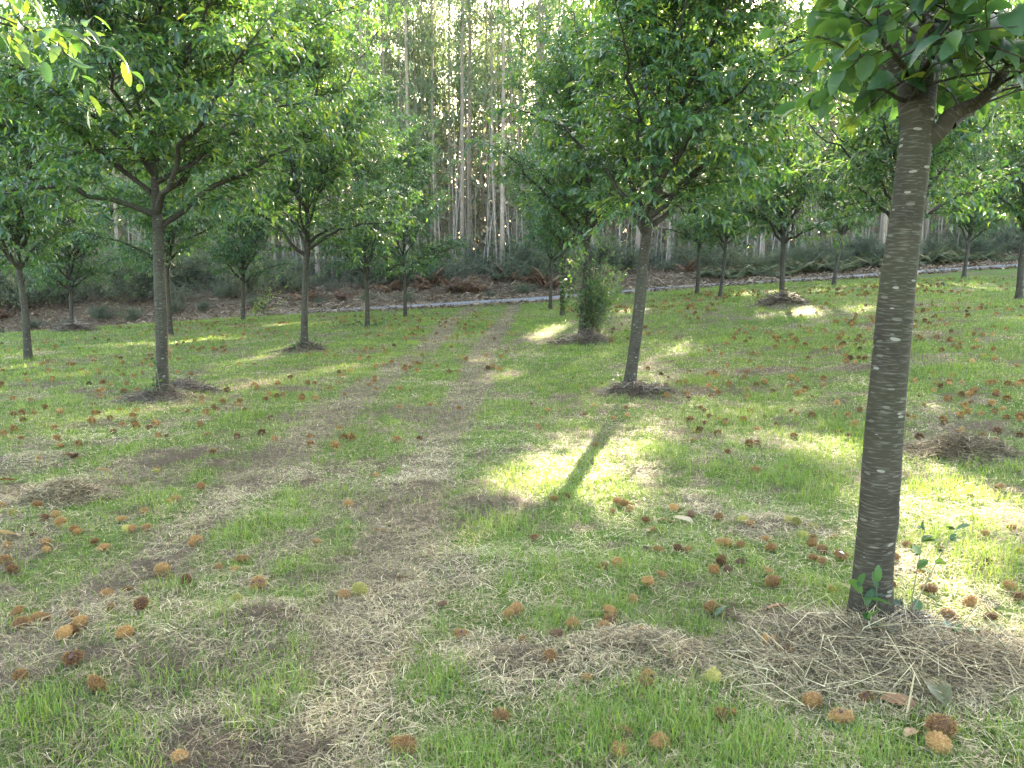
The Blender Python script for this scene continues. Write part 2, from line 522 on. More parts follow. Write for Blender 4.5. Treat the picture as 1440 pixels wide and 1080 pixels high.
M['olive_leaf'] = leaf_mat('curled_olive_leaf', [(0, (.07, .065, .025)), (1, (.13, .12, .05))], [(0, (.12, .11, .03)), (1, (.2, .18, .06))], .2, .45, True)
M['dry_leaf'] = leaf_mat('dry_fallen_leaf', [(0, (.16, .07, .03)), (.5, (.28, .15, .07)), (1, (.42, .32, .19))], [(0, (.2, .08, .02)), (1, (.4, .3, .1))], 0.2, 0.6)
M['bark_near'] = bark_mat('chestnut_bark_lenticels', (.019, .015, .0095), (.042, .034, .022), (.22, .205, .165), (.032, .030, .014), (9, 46), 0.62, 0.8)
M['bark'] = bark_mat('chestnut_bark', (.018, .015, .010), (.042, .036, .026), (.22, .21, .185), (.045, .046, .028), (11, 40), 0.42, 0.5)
M['euc_bark'] = bark_mat('eucalyptus_bark', (.14, .105, .075), (.27, .22, .17), (.40, .355, .30), (.17, .13, .09), (6, 0.7), 0.45, 0.3)
M['twig'] = tint_mat('dry_twigs', [(0, (.07, .05, .038)), (.5, (.15, .115, .085)), (1, (.30, .25, .19))])
M['stem'] = tint_mat('green_stem', [(0, (.06, .08, .03)), (1, (.16, .16, .07))], 0.6)
M['grass'] = leaf_mat('grass_blades', [(0, (.042, .070, .016)), (.4, (.084, .148, .030)), (.75, (.130, .225, .042)), (.87, (.18, .245, .06)), (.9, (.20, .17, .09)), (1, (.32, .29, .15))], [(0, (.12, .20, .02)), (.6, (.30, .46, .04)), (1, (.42, .42, .10))], 0.36, 0.5, spec=0.3)
M['straw'] = tint_mat('dry_straw', [(0, (.06, .042, .025)), (.35, (.22, .168, .10)), (.7, (.45, .36, .20)), (1, (.64, .55, .34))], 0.7, 0.15)
M['brush'] = leaf_mat('wood_brush', [(0, (.06, .085, .05)), (.45, (.11, .115, .07)), (.75, (.20, .15, .10)), (1, (.28, .20, .13))], [(0, (.15, .2, .08)), (1, (.34, .26, .14))], .3, .7)
M['dead_stem'] = tint_mat('thin_grey_stems', [(0, (.14, .11, .09)), (1, (.36, .31, .27))])
M['litter'] = tint_mat('bank_litter', [(0, (.065, .042, .024)), (.5, (.155, .105, .066)), (1, (.34, .26, .17))], 0.85)


def ground_material():
    m, nt, n, l = new_mat('meadow_ground')
    tc = n.new('ShaderNodeTexCoord')
    a1 = N(n, 'ShaderNodeAttribute'); a1.attribute_name = 'straw'
    a2 = N(n, 'ShaderNodeAttribute'); a2.attribute_name = 'bank'
    n1 = N(n, 'ShaderNodeTexNoise'); n1.inputs['Scale'].default_value = 26; n1.inputs['Detail'].default_value = 8; n1.inputs['Roughness'].default_value = 0.7
    l.new(tc.outputs['Object'], n1.inputs[0])
    n2 = N(n, 'ShaderNodeTexNoise'); n2.inputs['Scale'].default_value = 3.0; n2.inputs['Detail'].default_value = 5
    l.new(tc.outputs['Object'], n2.inputs[0])
    g = ramp(n, [(0.3, (.030, .040, .012)), (0.5, (.075, .120, .022)), (0.72, (.13, .19, .038))]); l.new(n1.outputs[0], g.inputs[0])
    s = ramp(n, [(0.3, (.045, .033, .023)), (0.5, (.12, .092, .060)), (0.72, (.25, .20, .135))]); l.new(n1.outputs[0], s.inputs[0])
    b = ramp(n, [(0.3, (.040, .028, .017)), (0.52, (.10, .070, .045)), (0.75, (.22, .165, .11))]); l.new(n1.outputs[0], b.inputs[0])
    d = math_n(n, l, 'ADD', a1.outputs['Fac'], math_n(n, l, 'MULTIPLY', math_n(n, l, 'SUBTRACT', n2.outputs[0], 0.5), 0.8))
    dr = ramp(n, [(0.25, (0, 0, 0)), (0.6, (1, 1, 1))]); l.new(d, dr.inputs[0])
    c = mix(n, l, dr.outputs[0], g.outputs[0], s.outputs[0])
    c = mix(n, l, a2.outputs['Fac'], c, b.outputs[0])
    p = n.new('ShaderNodeBsdfPrincipled'); p.inputs['Roughness'].default_value = 0.95; p.inputs['Specular IOR Level'].default_value = 0.1
    l.new(c, p.inputs['Base Color'])
    bp = n.new('ShaderNodeBump'); bp.inputs['Strength'].default_value = 0.8; bp.inputs['Distance'].default_value = 0.02
    l.new(n1.outputs[0], bp.inputs['Height']); l.new(bp.outputs[0], p.inputs['Normal'])
    o = n.new('ShaderNodeOutputMaterial'); l.new(p.outputs[0], o.inputs[0])
    return m


def road_material():
    m, nt, n, l = new_mat('grey_road')
    tc = n.new('ShaderNodeTexCoord')
    n1 = N(n, 'ShaderNodeTexNoise'); n1.inputs['Scale'].default_value = 30; n1.inputs['Detail'].default_value = 6
    l.new(tc.outputs['Object'], n1.inputs[0])
    n2 = N(n, 'ShaderNodeTexNoise'); n2.inputs['Scale'].default_value = 0.9; n2.inputs['Detail'].default_value = 5
    l.new(tc.outputs['Object'], n2.inputs[0])
    c = ramp(n, [(0.3, (.09, .093, .10)), (0.7, (.165, .168, .178))]); l.new(n1.outputs[0], c.inputs[0])
    f = ramp(n, [(0.5, (0, 0, 0)), (0.75, (1, 1, 1))]); l.new(n2.outputs[0], f.inputs[0])
    cc = mix(n, l, math_n(n, l, 'MULTIPLY', f.outputs[0], 0.5), c.outputs[0], (.20, .165, .13))
    p = n.new('ShaderNodeBsdfPrincipled'); p.inputs['Roughness'].default_value = 0.9
    l.new(cc, p.inputs['Base Color'])
    o = n.new('ShaderNodeOutputMaterial'); l.new(p.outputs[0], o.inputs[0])
    return m


# ------------------------------------------------------------------ ground and road
def axis(lo, hi, c, fine, n):
    """grid lines, close together near c and wider farther off"""
    def half(L, k):
        b = 1.0
        for _ in range(60):
            b = math.asinh(L / fine * b / k) if False else b
            break
        lo_b, hi_b = 1e-4, 20.0
        for _ in range(80):
            mb = 0.5 * (lo_b + hi_b)
            if fine * k / mb * math.sinh(mb) > L: hi_b = mb
            else: lo_b = mb
        i = np.arange(1, k + 1) / k
        return fine * k / lo_b * np.sinh(lo_b * i)
    kp = max(4, int(n * 0.5)); km = n - kp
    return np.r_[c - half(c - lo, km)[::-1], c, c + half(hi - c, kp)]


def build_ground():
    xs = axis(-420, 420, 0, 0.03, 520)
    ys = np.r_[axis(-60, 60, 3.2, 0.025, 620)]
    ys = np.r_[ys, np.geomspace(62, 650, 26)]
    X, Y = np.meshgrid(xs, ys)
    x, y = X.ravel(), Y.ravel()
    z = gz(x, y)
    far = sstep(90, 400, np.hypot(x, y))
    z = z * (1 - far) + far * 3.0
    nx, ny = len(xs), len(ys)
    i = np.arange(ny - 1)[:, None] * nx + np.arange(nx - 1)[None]
    Q = np.stack([i, i + 1, i + nx + 1, i + nx], -1).reshape(-1, 4)
    t = y - roadY(np.clip(x, -80, 80))
    bank = sstep(1.2, 2.2, t + (fbm(x * 1.3, y * 1.3, 77) - 0.5) * 1.5)
    bank = np.maximum(bank, 0.8 * sstep(-3.2, -2.4, t + (fbm(x * 0.9, y * 1.1, 79) - 0.5) * 2.0) * sstep(20, -3, x))
    me = make_mesh('meadow', np.c_[x, y, z], Q, ground_material(), None, {'straw': straw_mask(x, y), 'bank': np.maximum(bank, .85 * clod_mask(x, y))})
    tag(obj('ground', me), kind='structure')
    # the road: a strip laid over the ground
    rx = np.linspace(-90, 90, 361); vs = np.linspace(-1.45, 1.45, 9)
    XX, VV = np.meshgrid(rx, vs)
    edge = 1 + (fbm(XX * 0.8, VV * 0.1, 31) - 0.5) * 0.16
    YY = roadY(XX) + VV * edge
    ZZ = gz(XX, YY) + 0.035 + 0.03 * (1 - (VV / 1.45) ** 2)
    n0 = len(rx)
    i = np.arange(len(vs) - 1)[:, None] * n0 + np.arange(n0 - 1)[None]
    Q = np.stack([i, i + 1, i + n0 + 1, i + n0], -1).reshape(-1, 4)
    tag(obj('road', make_mesh('road', np.c_[XX.ravel(), YY.ravel(), ZZ.ravel()], Q, road_material())), kind='structure')


build_ground()


# ------------------------------------------------------------------ grass and straw
def scatter(n, rng, dmin=1.75, dmax=44.0, ang=47.0, power=0.55):
    u = rng.random(n)
    e = 1 - power
    d = (dmin ** e + u * (dmax ** e - dmin ** e)) ** (1 / e)
    a = np.radians((rng.random(n) * 2 - 1) * ang)
    return d * np.sin(a), d * np.cos(a), d


def blades(x, y, z, h, w, lean, az, tint, rng, flat=False):
    """curved two-piece blades: 5 verts each"""
    n = len(x)
    D = np.stack([np.cos(az), np.sin(az), np.zeros(n)], -1)
    S = np.stack([-np.sin(az), np.cos(az), np.zeros(n)], -1)
    B = np.stack([x, y, z], -1)
    V = np.empty((n, 5, 3))
    up = np.array([0, 0, 1.0])
    c, s = np.cos(lean)[:, None], np.sin(lean)[:, None]
    c2, s2 = np.cos(lean * 1.7 + 0.25)[:, None], np.sin(lean * 1.7 + 0.25)[:, None]
    P1 = B + 0.55 * h[:, None] * (c * up + s * D)
    P2 = P1 + 0.45 * h[:, None] * (c2 * up + s2 * D)
    V[:, 0] = B - S * w[:, None] * 0.5; V[:, 1] = B + S * w[:, None] * 0.5
    V[:, 2] = P1 - S * w[:, None] * 0.4; V[:, 3] = P1 + S * w[:, None] * 0.4
    V[:, 4] = P2
    k = (np.arange(n) * 5)[:, None]
    Q = k + np.array([[0, 1, 3, 2]]); T = k + np.array([[2, 3, 4]])
    return V.reshape(-1, 3), Q, T, np.repeat(tint, 5)


TUFTS = []
for px, py, r_ in ((765, 690, .5), (700, 740, .3), (830, 655, .4), (1050, 590, .5), (1185, 645, .45), (1330, 690, .4), (1290, 760, .3), (1400, 800, .4), (930, 640, .5), (860, 690, .4), (1110, 680, .4), (1000, 660, .4), (980, 880, .17), (770, 800, .2), (915, 890, .12), (310, 885, .14), (235, 830, .12), (620, 970, .2), (960, 1030, .3), (850, 1030, .28), (1040, 1060, .3), (660, 1075, .25), (870, 800, .3), (1290, 690, .15), (800, 600, .35), (520, 530, .4), (910, 1000, .2), (60, 1010, .2), (390, 990, .2), (250, 960, .15), (860, 545, .3), (770, 890, .2), (1150, 700, .3), (560, 640, .25), (480, 700, .3), (330, 760, .2), (980, 540, .5), (600, 500, .6), (1330, 520, .5), (1240, 1065, .2)):
    p = hit(px, py); TUFTS.append((p[0], p[1], r_))


def build_grass():
    rng = np.random.default_rng(11)
    g = Geo()
    x, y, d = scatter(760000, rng)
    s = straw_mask(x, y)
    tuft = np.maximum(sstep(0.58, 0.72, fbm(x * 1.9, y * 1.6, 55, 3)), sstep(0.66, 0.76, fbm(x * 5.0, y * 4.5, 57, 2))) * (1 - 0.8 * s)
    long_ = np.zeros(len(x))
    for px_, py_, rr_ in TUFTS:
        long_ = np.maximum(long_, np.exp(-((x - px_) ** 2 + (y - py_) ** 2) / rr_ ** 2))
    tuft = np.maximum(tuft, long_)
    s = s * (1 - .8 * long_)
    cl = clod_mask(x, y)
    keep = rng.random(len(x)) < np.clip(1.0 - 0.70 * s, 0.32, 1) * (0.6 + 0.4 * tuft) * (1 - .82 * cl)
    t = y - roadY(x)
    keep &= t < -1.5 - 0.9 * fbm(x, y * 0.5, 5)
    x, y, d, s, tuft, long_ = x[keep], y[keep], d[keep], s[keep], tuft[keep], long_[keep]
    n = len(x)
    z = gz(x, y) - 0.004
    sc = np.clip(d / 4.5, 1, 9)
    h = (0.030 + 0.035 * rng.random(n) + tuft * (0.015 + 0.045 * rng.random(n)) + long_ * 0.032 * rng.random(n)) * sc ** 0.22
    w = (0.0026 + 0.0016 * rng.random(n)) * sc ** 0.72
    lean = 0.15 + 0.75 * rng.random(n) ** 1.2
    tint = np.clip(0.28 + 0.34 * (fbm(x * 1.1, y * 1.1, 61) - 0.5) * 2 + 0.24 * tuft + rng.normal(0, 0.19, n) + 0.1 - 0.12 * s, 0, 0.86)
    dry = rng.random(n) < 0.12 + 0.30 * s - .1 * tuft
    tint = np.where(dry, 0.88 + 0.12 * rng.random(n), tint)
    V, Q, T, tt = blades(x, y, z, h, w, lean, rng.random(n) * 2 * PI, tint, rng)
    g.add(V, Q, T, tint=tt)
    tag(obj('grass', g.mesh('grass', M['grass'], True, False)), kind='stuff', label='short mown green grass of the meadow')

    # dry straw lying over it
    g = Geo()
    x, y, d = scatter(620000, rng, power=0.8)
    s = straw_mask(x, y)
    keep = rng.random(len(x)) < 0.46 + 0.54 * s
    t = y - roadY(x)
    keep &= t < -1.6
    x, y, d, s = x[keep], y[keep], d[keep], s[keep]
    n = len(x)
    sc = np.clip(d / 4.0, 1, 9)
    L = (0.02 + 0.10 * rng.random(n) ** 2.0) * sc ** 0.2
    w = (0.0014 + 0.0017 * rng.random(n)) * sc ** 0.8
    z = gz(x, y) + 0.004 + (0.022 + 0.012 * s) * rng.random(n)
    lean = PI / 2 - 0.30 * rng.normal(0, 0.6, n)
    tint = np.clip(0.46 + rng.normal(0, 0.26, n) + 1.1 * (fbm(x * 1.3, y * 1.1, 71) - 0.5) - .38 * clod_mask(x, y), 0, 1)
    az = rng.random(n) * 2 * PI
    D = np.stack([np.cos(az), np.sin(az), np.zeros(n)], -1); S = np.stack([-np.sin(az), np.cos(az), np.zeros(n)], -1)
    B = np.stack([x, y, z], -1)
    bend = rng.normal(0, 0.12, n)[:, None] * L[:, None]
    dz = np.clip(rng.normal(0, 0.10, n), -0.12, 0.35)[:, None] * L[:, None] * np.array([0, 0, 1.0])
    V = np.empty((n, 6, 3))
    for j, (q, b) in enumerate(((-0.5, 0), (0.02, 1), (0.5, 0))):
        c = B + D * (q * L[:, None]) + S * bend * b + dz * (q + 0.5) + np.array([0, 0, 0.006]) * b
        V[:, 2 * j] = c - S * w[:, None] * 0.5 * (0.6 if j == 2 else 1); V[:, 2 * j + 1] = c + S * w[:, None] * 0.5 * (0.6 if j == 2 else 1)
    k = (np.arange(n) * 6)[:, None]
    Q = np.concatenate([k + np.array([[0, 1, 3, 2]]), k + np.array([[2, 3, 5, 4]])])
    g.add(V, Q, tint=np.repeat(tint, 6))
    tag(obj('straw', g.mesh('straw', M['straw'], True, False)), kind='stuff', label='dry mown straw lying over the grass and along the wheel tracks')


build_grass()


def build_litter():
    rng = np.random.default_rng(15)
    n = 60000
    x = rng.uniform(-55, 60, n); t = rng.uniform(1.15, 11, n) ** 1.0
    y = roadY(x) + t
    extra = rng.random(n) < 0.16
    y = np.where(extra, roadY(x) - rng.uniform(1.2, 2.6, n), y)
    z = gz(x, y) + 0.02 + 0.10 * rng.random(n)
    L = 0.15 + 0.5 * rng.random(n) ** 2; w = 0.012 + 0.03 * rng.random(n) ** 2
    az = rng.random(n) * 2 * PI; ti = rng.normal(0.1, 0.35, n)
    D = np.stack([np.cos(az) * np.cos(ti), np.sin(az) * np.cos(ti), np.sin(ti)], -1); S = np.stack([-np.sin(az), np.cos(az), rng.normal(0, .5, n)], -1)
    c = np.stack([x, y, z], -1)
    V = np.empty((n, 4, 3))
    V[:, 0] = c - D * L[:, None] * .5 - S * w[:, None]; V[:, 1] = c - D * L[:, None] * .5 + S * w[:, None]
    V[:, 2] = c + D * L[:, None] * .5 + S * w[:, None] * .5; V[:, 3] = c + D * L[:, None] * .5 - S * w[:, None] * .5
    Q = (np.arange(n) * 4)[:, None] + np.array([[0, 1, 2, 3]])
    me = make_mesh('litter', V.reshape(-1, 3), Q, M['litter'], None, {'tint': np.repeat(np.clip(rng.normal(.5, .25, n), 0, 1), 4)}, False)
    tag(obj('litter', me), kind='stuff', label='brown cut bracken and twigs covering the bank behind the road')


build_litter()


# ------------------------------------------------------------------ chestnut trees
def chestnut(key, base, top, r0, H, h0, R, nl, seed, label, lod='mid', leafL=0.165, spacing=0.05, path=None, limbs_extra=(), side=(0, 0), mats=('leaf', 'bark'), dens=1.0, group='chestnut trees of the orchard', twl=1.0, tintb=0.0, zmin=None, wide=1.0, xmin=None):
    """base: ground point; top: xy drift of the stem over its height; path: optional own list of (point, radius) up to the fork"""
    rng = np.random.default_rng(seed)
    base = np.asarray(base, float)
    # stem: polyline base -> fork -> leader tip
    if path is None:
        zz = np.array([-0.12, 0.0, 0.05, 0.14, 0.35, 0.8, 1.3, 1.8, h0, h0 + 0.5, h0 + 1.2, h0 + 2.2, H * 0.8, H * 0.97])
        zz = np.sort(np.unique(zz))
        f = np.clip(zz / H, 0, 1)
        wx = 0.05 * np.sin(zz * 1.3 + seed) + 0.03 * np.sin(zz * 2.9 + seed * 2); wy = 0.05 * np.cos(zz * 1.1 + seed * 3)
        P = np.stack([base[0] + top[0] * f + wx * f * 2, base[1] + top[1] * f + wy * f * 2, base[2] + zz], -1)
        rr = r0 * np.interp(zz, [0, 0.06, 0.3, 1.0, h0, h0 + 0.6, H], [1.5, 1.32, 1.06, 1.0, 0.88, 0.6, 0.06])
    else:
        P = np.array([q[0] for q in path], float); rr = np.array([q[1] for q in path], float)
    # finer, smooth stem
    seg = np.r_[0, np.cumsum(np.linalg.norm(np.diff(P, axis=0), axis=1))]
    tt = np.linspace(0, seg[-1], max(40, int(seg[-1] / 0.09)))
    Ps = np.stack([np.interp(tt, seg, P[:, j]) for j in range(3)], -1)
    rs = np.interp(tt, seg, rr)
    for _ in range(3):
        Ps[1:-1] = 0.25 * Ps[:-2] + 0.5 * Ps[1:-1] + 0.25 * Ps[2:]
        rs[1:-1] = 0.25 * rs[:-2] + 0.5 * rs[1:-1] + 0.25 * rs[2:]
    wood = Geo()
    ns = 26 if lod == 'hi' else 14
    V, Q, U = tubes(Ps[None], rs[None], ns)
    # slight swellings so the stem is not a turned post; root flare lobes
    ang = np.tile(np.linspace(0, 2 * PI, ns + 1), len(Ps)); hh = np.repeat(tt, ns + 1)
    k = 1 + 0.05 * np.sin(2 * ang + hh * 2.1 + seed) * 1 + 0.035 * np.sin(3 * ang - hh * 3.3) + 0.16 * np.sin(4 * ang + seed) * np.exp(-hh * 6)
    if lod == 'hi':
        kr = np.random.default_rng(seed + 5)
        for q_ in range(9):
            ka, kh = kr.random() * 2 * PI, kr.uniform(.15, 2.6)
            da = (ang - ka + PI) % (2 * PI) - PI
            k = k + kr.uniform(.05, .13) * np.exp(-(da / .38) ** 2 - ((hh - kh) / .035) ** 2)
        k = k + .03 * np.sin(hh * 9.0 + 1.3 * np.sin(ang)) * np.exp(-((hh - 1.2) / 1.0) ** 2) + .10 * np.maximum(0, np.sin(5 * ang + 1)) * np.exp(-hh * 4)
    cen = np.repeat(Ps, ns + 1, axis=0)
    V = cen + (V - cen) * k[:, None]
    wood.add(V, Q, uv=U)
    stem_z = Ps[:, 2] - base[2]

    def on_stem(z):
        return np.stack([np.interp(z, stem_z, Ps[:, j]) for j in range(3)], -1), np.interp(z, stem_z, rs)

    # limbs
    i = np.arange(nl); t = i / max(1, nl - 1)
    zl = h0 - 0.08 + (H * 0.88 - h0) * t ** 1.25
    zl = zl + rng.uniform(-.10, .22, nl)
    P0, r_at = on_stem(zl)
    az = i * 2.399 + seed + rng.normal(0, 0.25, nl)
    el = np.radians(43 + 27 * t + rng.normal(0, 9, nl))
    prof = np.interp(t, [0, .2, .45, .75, 1.0], [.92, 1.0, .92, .66, .36])
    Ll = R * prof * rng.uniform(0.88, 1.15, nl) / np.clip(np.cos(el), 0.45, 1) * 0.95
    D = np.stack([np.cos(az) * np.cos(el), np.sin(az) * np.cos(el), np.sin(el)], -1)
    D[:, 0] += side[0]; D[:, 1] += side[1]
    D = unit(D)
    Bn = np.stack([rng.normal(0, .08, nl), rng.normal(0, .08, nl), 0.04 - 0.26 * (1 - t) + rng.normal(0, .09, nl)], -1)
    rl = np.minimum(r_at * 0.62, 0.010 + 0.014 * Ll)
    if limbs_extra:
        e0 = np.array([e[0] for e in limbs_extra]); e1 = np.array([e[1] for e in limbs_extra]); er = np.array([e[2] for e in limbs_extra])
        eb = np.array([e[3] for e in limbs_extra])
        Le = np.linalg.norm(e1 - e0, axis=1)
        De = (e1 - e0) / Le[:, None] - eb
        P0 = np.r_[P0, e0]; D = np.r_[D, De]; Bn = np.r_[Bn, eb]; Ll = np.r_[Ll, Le]; rl = np.r_[rl, er]
        t = np.r_[t, np.full(len(e0), 0.3)]
        nl = len(P0)
    K = 12
    PL = curve_pts(P0, D, Bn, Ll, K)
    PL[:, 1:-1] += rng.normal(0, 0.012, (nl, K - 2, 3)) * Ll[:, None, None]
    RL = rl[:, None] * np.interp(np.linspace(0, 1, K), [0, .08, 1], [1.25, 1.0, .22])[None]
    V, Q, U = tubes(PL, RL, 10 if lod == 'hi' else 7)
    wood.add(V, Q, uv=U)

    # laterals
    nlat = np.maximum(5, (Ll / 0.155 * dens)).astype(int)
    li = np.repeat(np.arange(nl), nlat)
    s = np.concatenate([np.linspace(0.13, 1.0, k_) for k_ in nlat]) + rng.normal(0, 0.02, len(li)); s = np.clip(s, .1, 1)
    p, tg = curve_at(P0[li], D[li], Bn[li], Ll[li], s)
    sidev = unit(np.cross(tg, np.array([0, 0, 1.0])) + 1e-6)
    alt = np.where(np.arange(len(li)) % 2 == 0, 1.0, -1.0)[:, None]
    up = np.cross(sidev, tg)
    d2 = unit(tg * rng.uniform(.45, 1.0, (len(li), 1)) + sidev * alt * rng.uniform(.5, 1.0, (len(li), 1)) + up * rng.normal(0.10, .45, (len(li), 1)))
    d2 = np.where((s > 0.97)[:, None], tg, d2)
    L2 = (0.42 + 0.5 * rng.random(len(li))) * (1.18 - 0.62 * s) * R * 0.42 * twl
    B2 = np.stack([rng.normal(0, .1, len(li)), rng.normal(0, .1, len(li)), rng.normal(-.16, .12, len(li))], -1)
    r2 = np.minimum(rl[li] * 0.5, 0.004 + 0.006 * L2)
    if xmin is not None:
        e2 = p + d2 * L2[:, None]
        ok = ((e2[:, 0] > xmin - .1) & (e2[:, 2] > zmin - .1)) | (e2[:, 2] > 3.1)
        li, s, p, d2, L2, B2, r2 = li[ok], s[ok], p[ok], d2[ok], L2[ok], B2[ok], r2[ok]
    PA = curve_pts(p, d2, B2, L2, 5)
    V, Q, U = tubes(PA, r2[:, None] * np.array([1, .85, .7, .5, .25])[None], 5)
    wood.add(V, Q, uv=U)

    # twigs
    ntw = np.maximum(3, (L2 / 0.095 * dens)).astype(int)
    ti = np.repeat(np.arange(len(li)), ntw)
    s2 = np.concatenate([np.linspace(0.22, 1.0, k_) for k_ in ntw])
    p3, tg3 = curve_at(p[ti], d2[ti], B2[ti], L2[ti], s2)
    sv = unit(np.cross(tg3, np.array([0, 0, 1.0])) + 1e-6)
    alt = np.where(np.arange(len(ti)) % 2 == 0, 1.0, -1.0)[:, None]
    d3 = unit(tg3 * rng.uniform(.4, 1.1, (len(ti), 1)) + sv * alt * rng.uniform(.3, .9, (len(ti), 1)) + np.array([0, 0, 1.0]) * rng.normal(0.08, .4, (len(ti), 1)))
    L3 = rng.uniform(.18, .42, len(ti)) * twl
    B3 = np.stack([rng.normal(0, .1, len(ti)), rng.normal(0, .1, len(ti)), rng.normal(-.18, .12, len(ti))], -1)
    if xmin is not None:
        e3 = p3 + d3 * L3[:, None]
        ok = ((e3[:, 0] > xmin - .05) & (e3[:, 2] > zmin)) | (e3[:, 2] > 3.1)
        ti, p3, d3, B3, L3 = ti[ok], p3[ok], d3[ok], B3[ok], L3[ok]
    PT = curve_pts(p3, d3, B3, L3, 3)
    V, Q, U = tubes(PT, np.full((len(ti), 1), .0032) * np.array([[1, .7, .35]]), 3)
    wood.add(V, Q, uv=U)

    # leaves in two ranks along twigs
    nlv = np.maximum(3, (L3 / spacing)).astype(int)
    vi = np.repeat(np.arange(len(ti)), nlv)
    s3 = np.concatenate([np.linspace(0.12, 1.0, k_) for k_ in nlv])
    p4, tg4 = curve_at(p3[vi], d3[vi], B3[vi], L3[vi], s3)
    sv = unit(np.cross(tg4, np.array([0, 0, 1.0])) + 1e-6)
    nv = len(vi)
    alt = np.where(np.arange(nv) % 2 == 0, 1.0, -1.0)[:, None]
    dd = unit(tg4 * rng.uniform(.3, 1.0, (nv, 1)) + sv * alt * rng.uniform(.5, 1.0, (nv, 1)) + np.array([0, 0, -1.0]) * rng.uniform(-.22, .62, (nv, 1)) + rng.normal(0, .26, (nv, 3)))
    nn = unit(np.array([0, 0, 1.0]) + rng.normal(0, .42, (nv, 3)))
    LL = leafL * rng.uniform(.6, 1.12, nv)
    keep = carve(p4, rng)
    if zmin is not None:
        keep &= (p4[:, 2] > zmin) & ((p4[:, 0] > xmin) | (p4[:, 2] > 3.1))
    p4, dd, nn, LL = p4[keep], dd[keep], nn[keep], LL[keep]
    nv = len(p4)
    zf = (p4[:, 2] - base[2]) / H
    tint = np.clip(0.36 + tintb + rng.normal(0, .22, nv) + 0.10 * zf + 0.34 * (rng.random(nv) < .022), 0, 1)
    V, Q, uv, kk = leaves(p4, dd, nn, LL, LL * 0 + rng.uniform(.25, .36, nv) * (1.34 if lod == 'hi' else 1.05) * wide, lod, 0.35, rng.uniform(.1, .7, nv))
    root = thing('chestnut_tree', label, 'tree', base, group)
    wood.V = [v - base for v in wood.V]
    obj('trunk', wood.mesh('trunk', M[mats[1]]), root)
    g = Geo(); g.add(V - base, Q, uv=uv, tint=np.repeat(tint, kk))
    obj('crown', g.mesh('crown', M[mats[0]], True, lod == 'hi'), root)
    print('TREE', key, nv, nl)
    return root, nv


def tb(k):
    px, py, Y = BASES[k]
    p = at(px, py, Y)
    return gpt(p[0], p[1], -0.01)


TREES = {}
# the near tree: its stem follows the photo's slight lean
b = tb('T1')
ZT = [(1224, 850, .086), (1230, 760, .083), (1240, 650, .079), (1251, 520, .075), (1263, 400, .071), (1273, 310, .067), (1282, 240, .066), (1287, 200, .070), (1290, 165, .070)]
path = [(b + np.array([0, 0, -.15]), .125), (b, .112), (b + np.array([.002, 0, .06]), .096)]
for px, py, r in ZT:
    path.append((at(px, py, 3.45), r))
fork = at(1290, 165, 3.45)
for px, py, Y, r in ((1296, 120, 3.47, .058), (1312, 60, 3.5, .050), (1332, -10, 3.55, .046), (1345, -120, 3.6, .042), (1350, -320, 3.7, .035), (1362, -640, 3.8, .026), (1372, -1000, 3.9, .014), (1380, -1300, 3.95, .006)):
    path.append((at(px, py, Y), r))
ex = [(at(1293, 205, 3.45), at(1475, 50, 3.30), .040, np.array([.02, .0, .06])),
      (at(1287, 170, 3.45), at(1222, -60, 3.55), .050, np.array([-.02, 0, .10])),
      (at(1283, 130, 3.46), at(1195, 70, 3.75), .014, np.array([0, 0, -.14])),
      (at(1300, 110, 3.46), at(1330, 40, 2.85), .014, np.array([0, 0, -.14])),
      (at(1290, 140, 3.46), at(1240, 60, 2.9), .016, np.array([0, 0, -.2])),
      (at(1330, 10, 3.5), at(1440, 40, 2.95), .014, np.array([0, 0, -.2])),
      (at(1300, 60, 3.5), at(1250, 20, 4.3), .016, np.array([0, 0, -.14])),
      (at(1340, 176, 3.42), at(1425, 120, 3.75), .012, np.array([0, 0, -.12])), (at(1320, 90, 3.5), at(1355, 85, 3.0), .012, np.array([0, 0, -.14])),
      (at(1286, 150, 3.46), at(1215, 120, 3.3), .012, np.array([0, 0, -.14])), (at(1400, 110, 3.38), at(1430, 90, 2.95), .011, np.array([0, 0, -.14])),
      (at(1310, 40, 3.5), at(1290, 20, 3.0), .012, np.array([0, 0, -.14]))]
chestnut('T1', b, (0, 0), .08, 7.0, 3.55, 2.4, 22, 3, 'chestnut tree standing nearest, its pale-flecked trunk rising past the hay at its foot', 'hi', .126, .038, path, ex, mats=('leaf_near', 'bark_near'), dens=1.05, zmin=2.45, wide=1.25, xmin=1.42)
tall = 'medium'
chestnut('T2', tb('T2'), (.85, .2), .083, 7.6, 2.25, 2.5, 36, 21, 'chestnut tree leaning right with a full dark crown, just beyond the trunk-shaped shadow', 'mid', .150, .037, side=(.30, 0))
chestnut('L1', tb('L1'), (.1, .3), .080, 7.8, 2.45, 2.7, 38, 32, 'chestnut tree left of the wheel tracks with a low forked limb and brushwood underneath', 'mid', .150, .037)
chestnut('T3', tb('T3'), (.3, .2), .085, 7.4, 2.4, 2.35, 32, 43, 'chestnut tree sharing its foot with a dense brushy shrub beside the track', 'mid', .155, .040)
chestnut('L2', tb('L2'), (.35, .2), .080, 7.7, 2.35, 2.55, 34, 54, 'second chestnut tree along the row left of the tracks, ivy sprouting at its foot', 'mid', .155, .040)
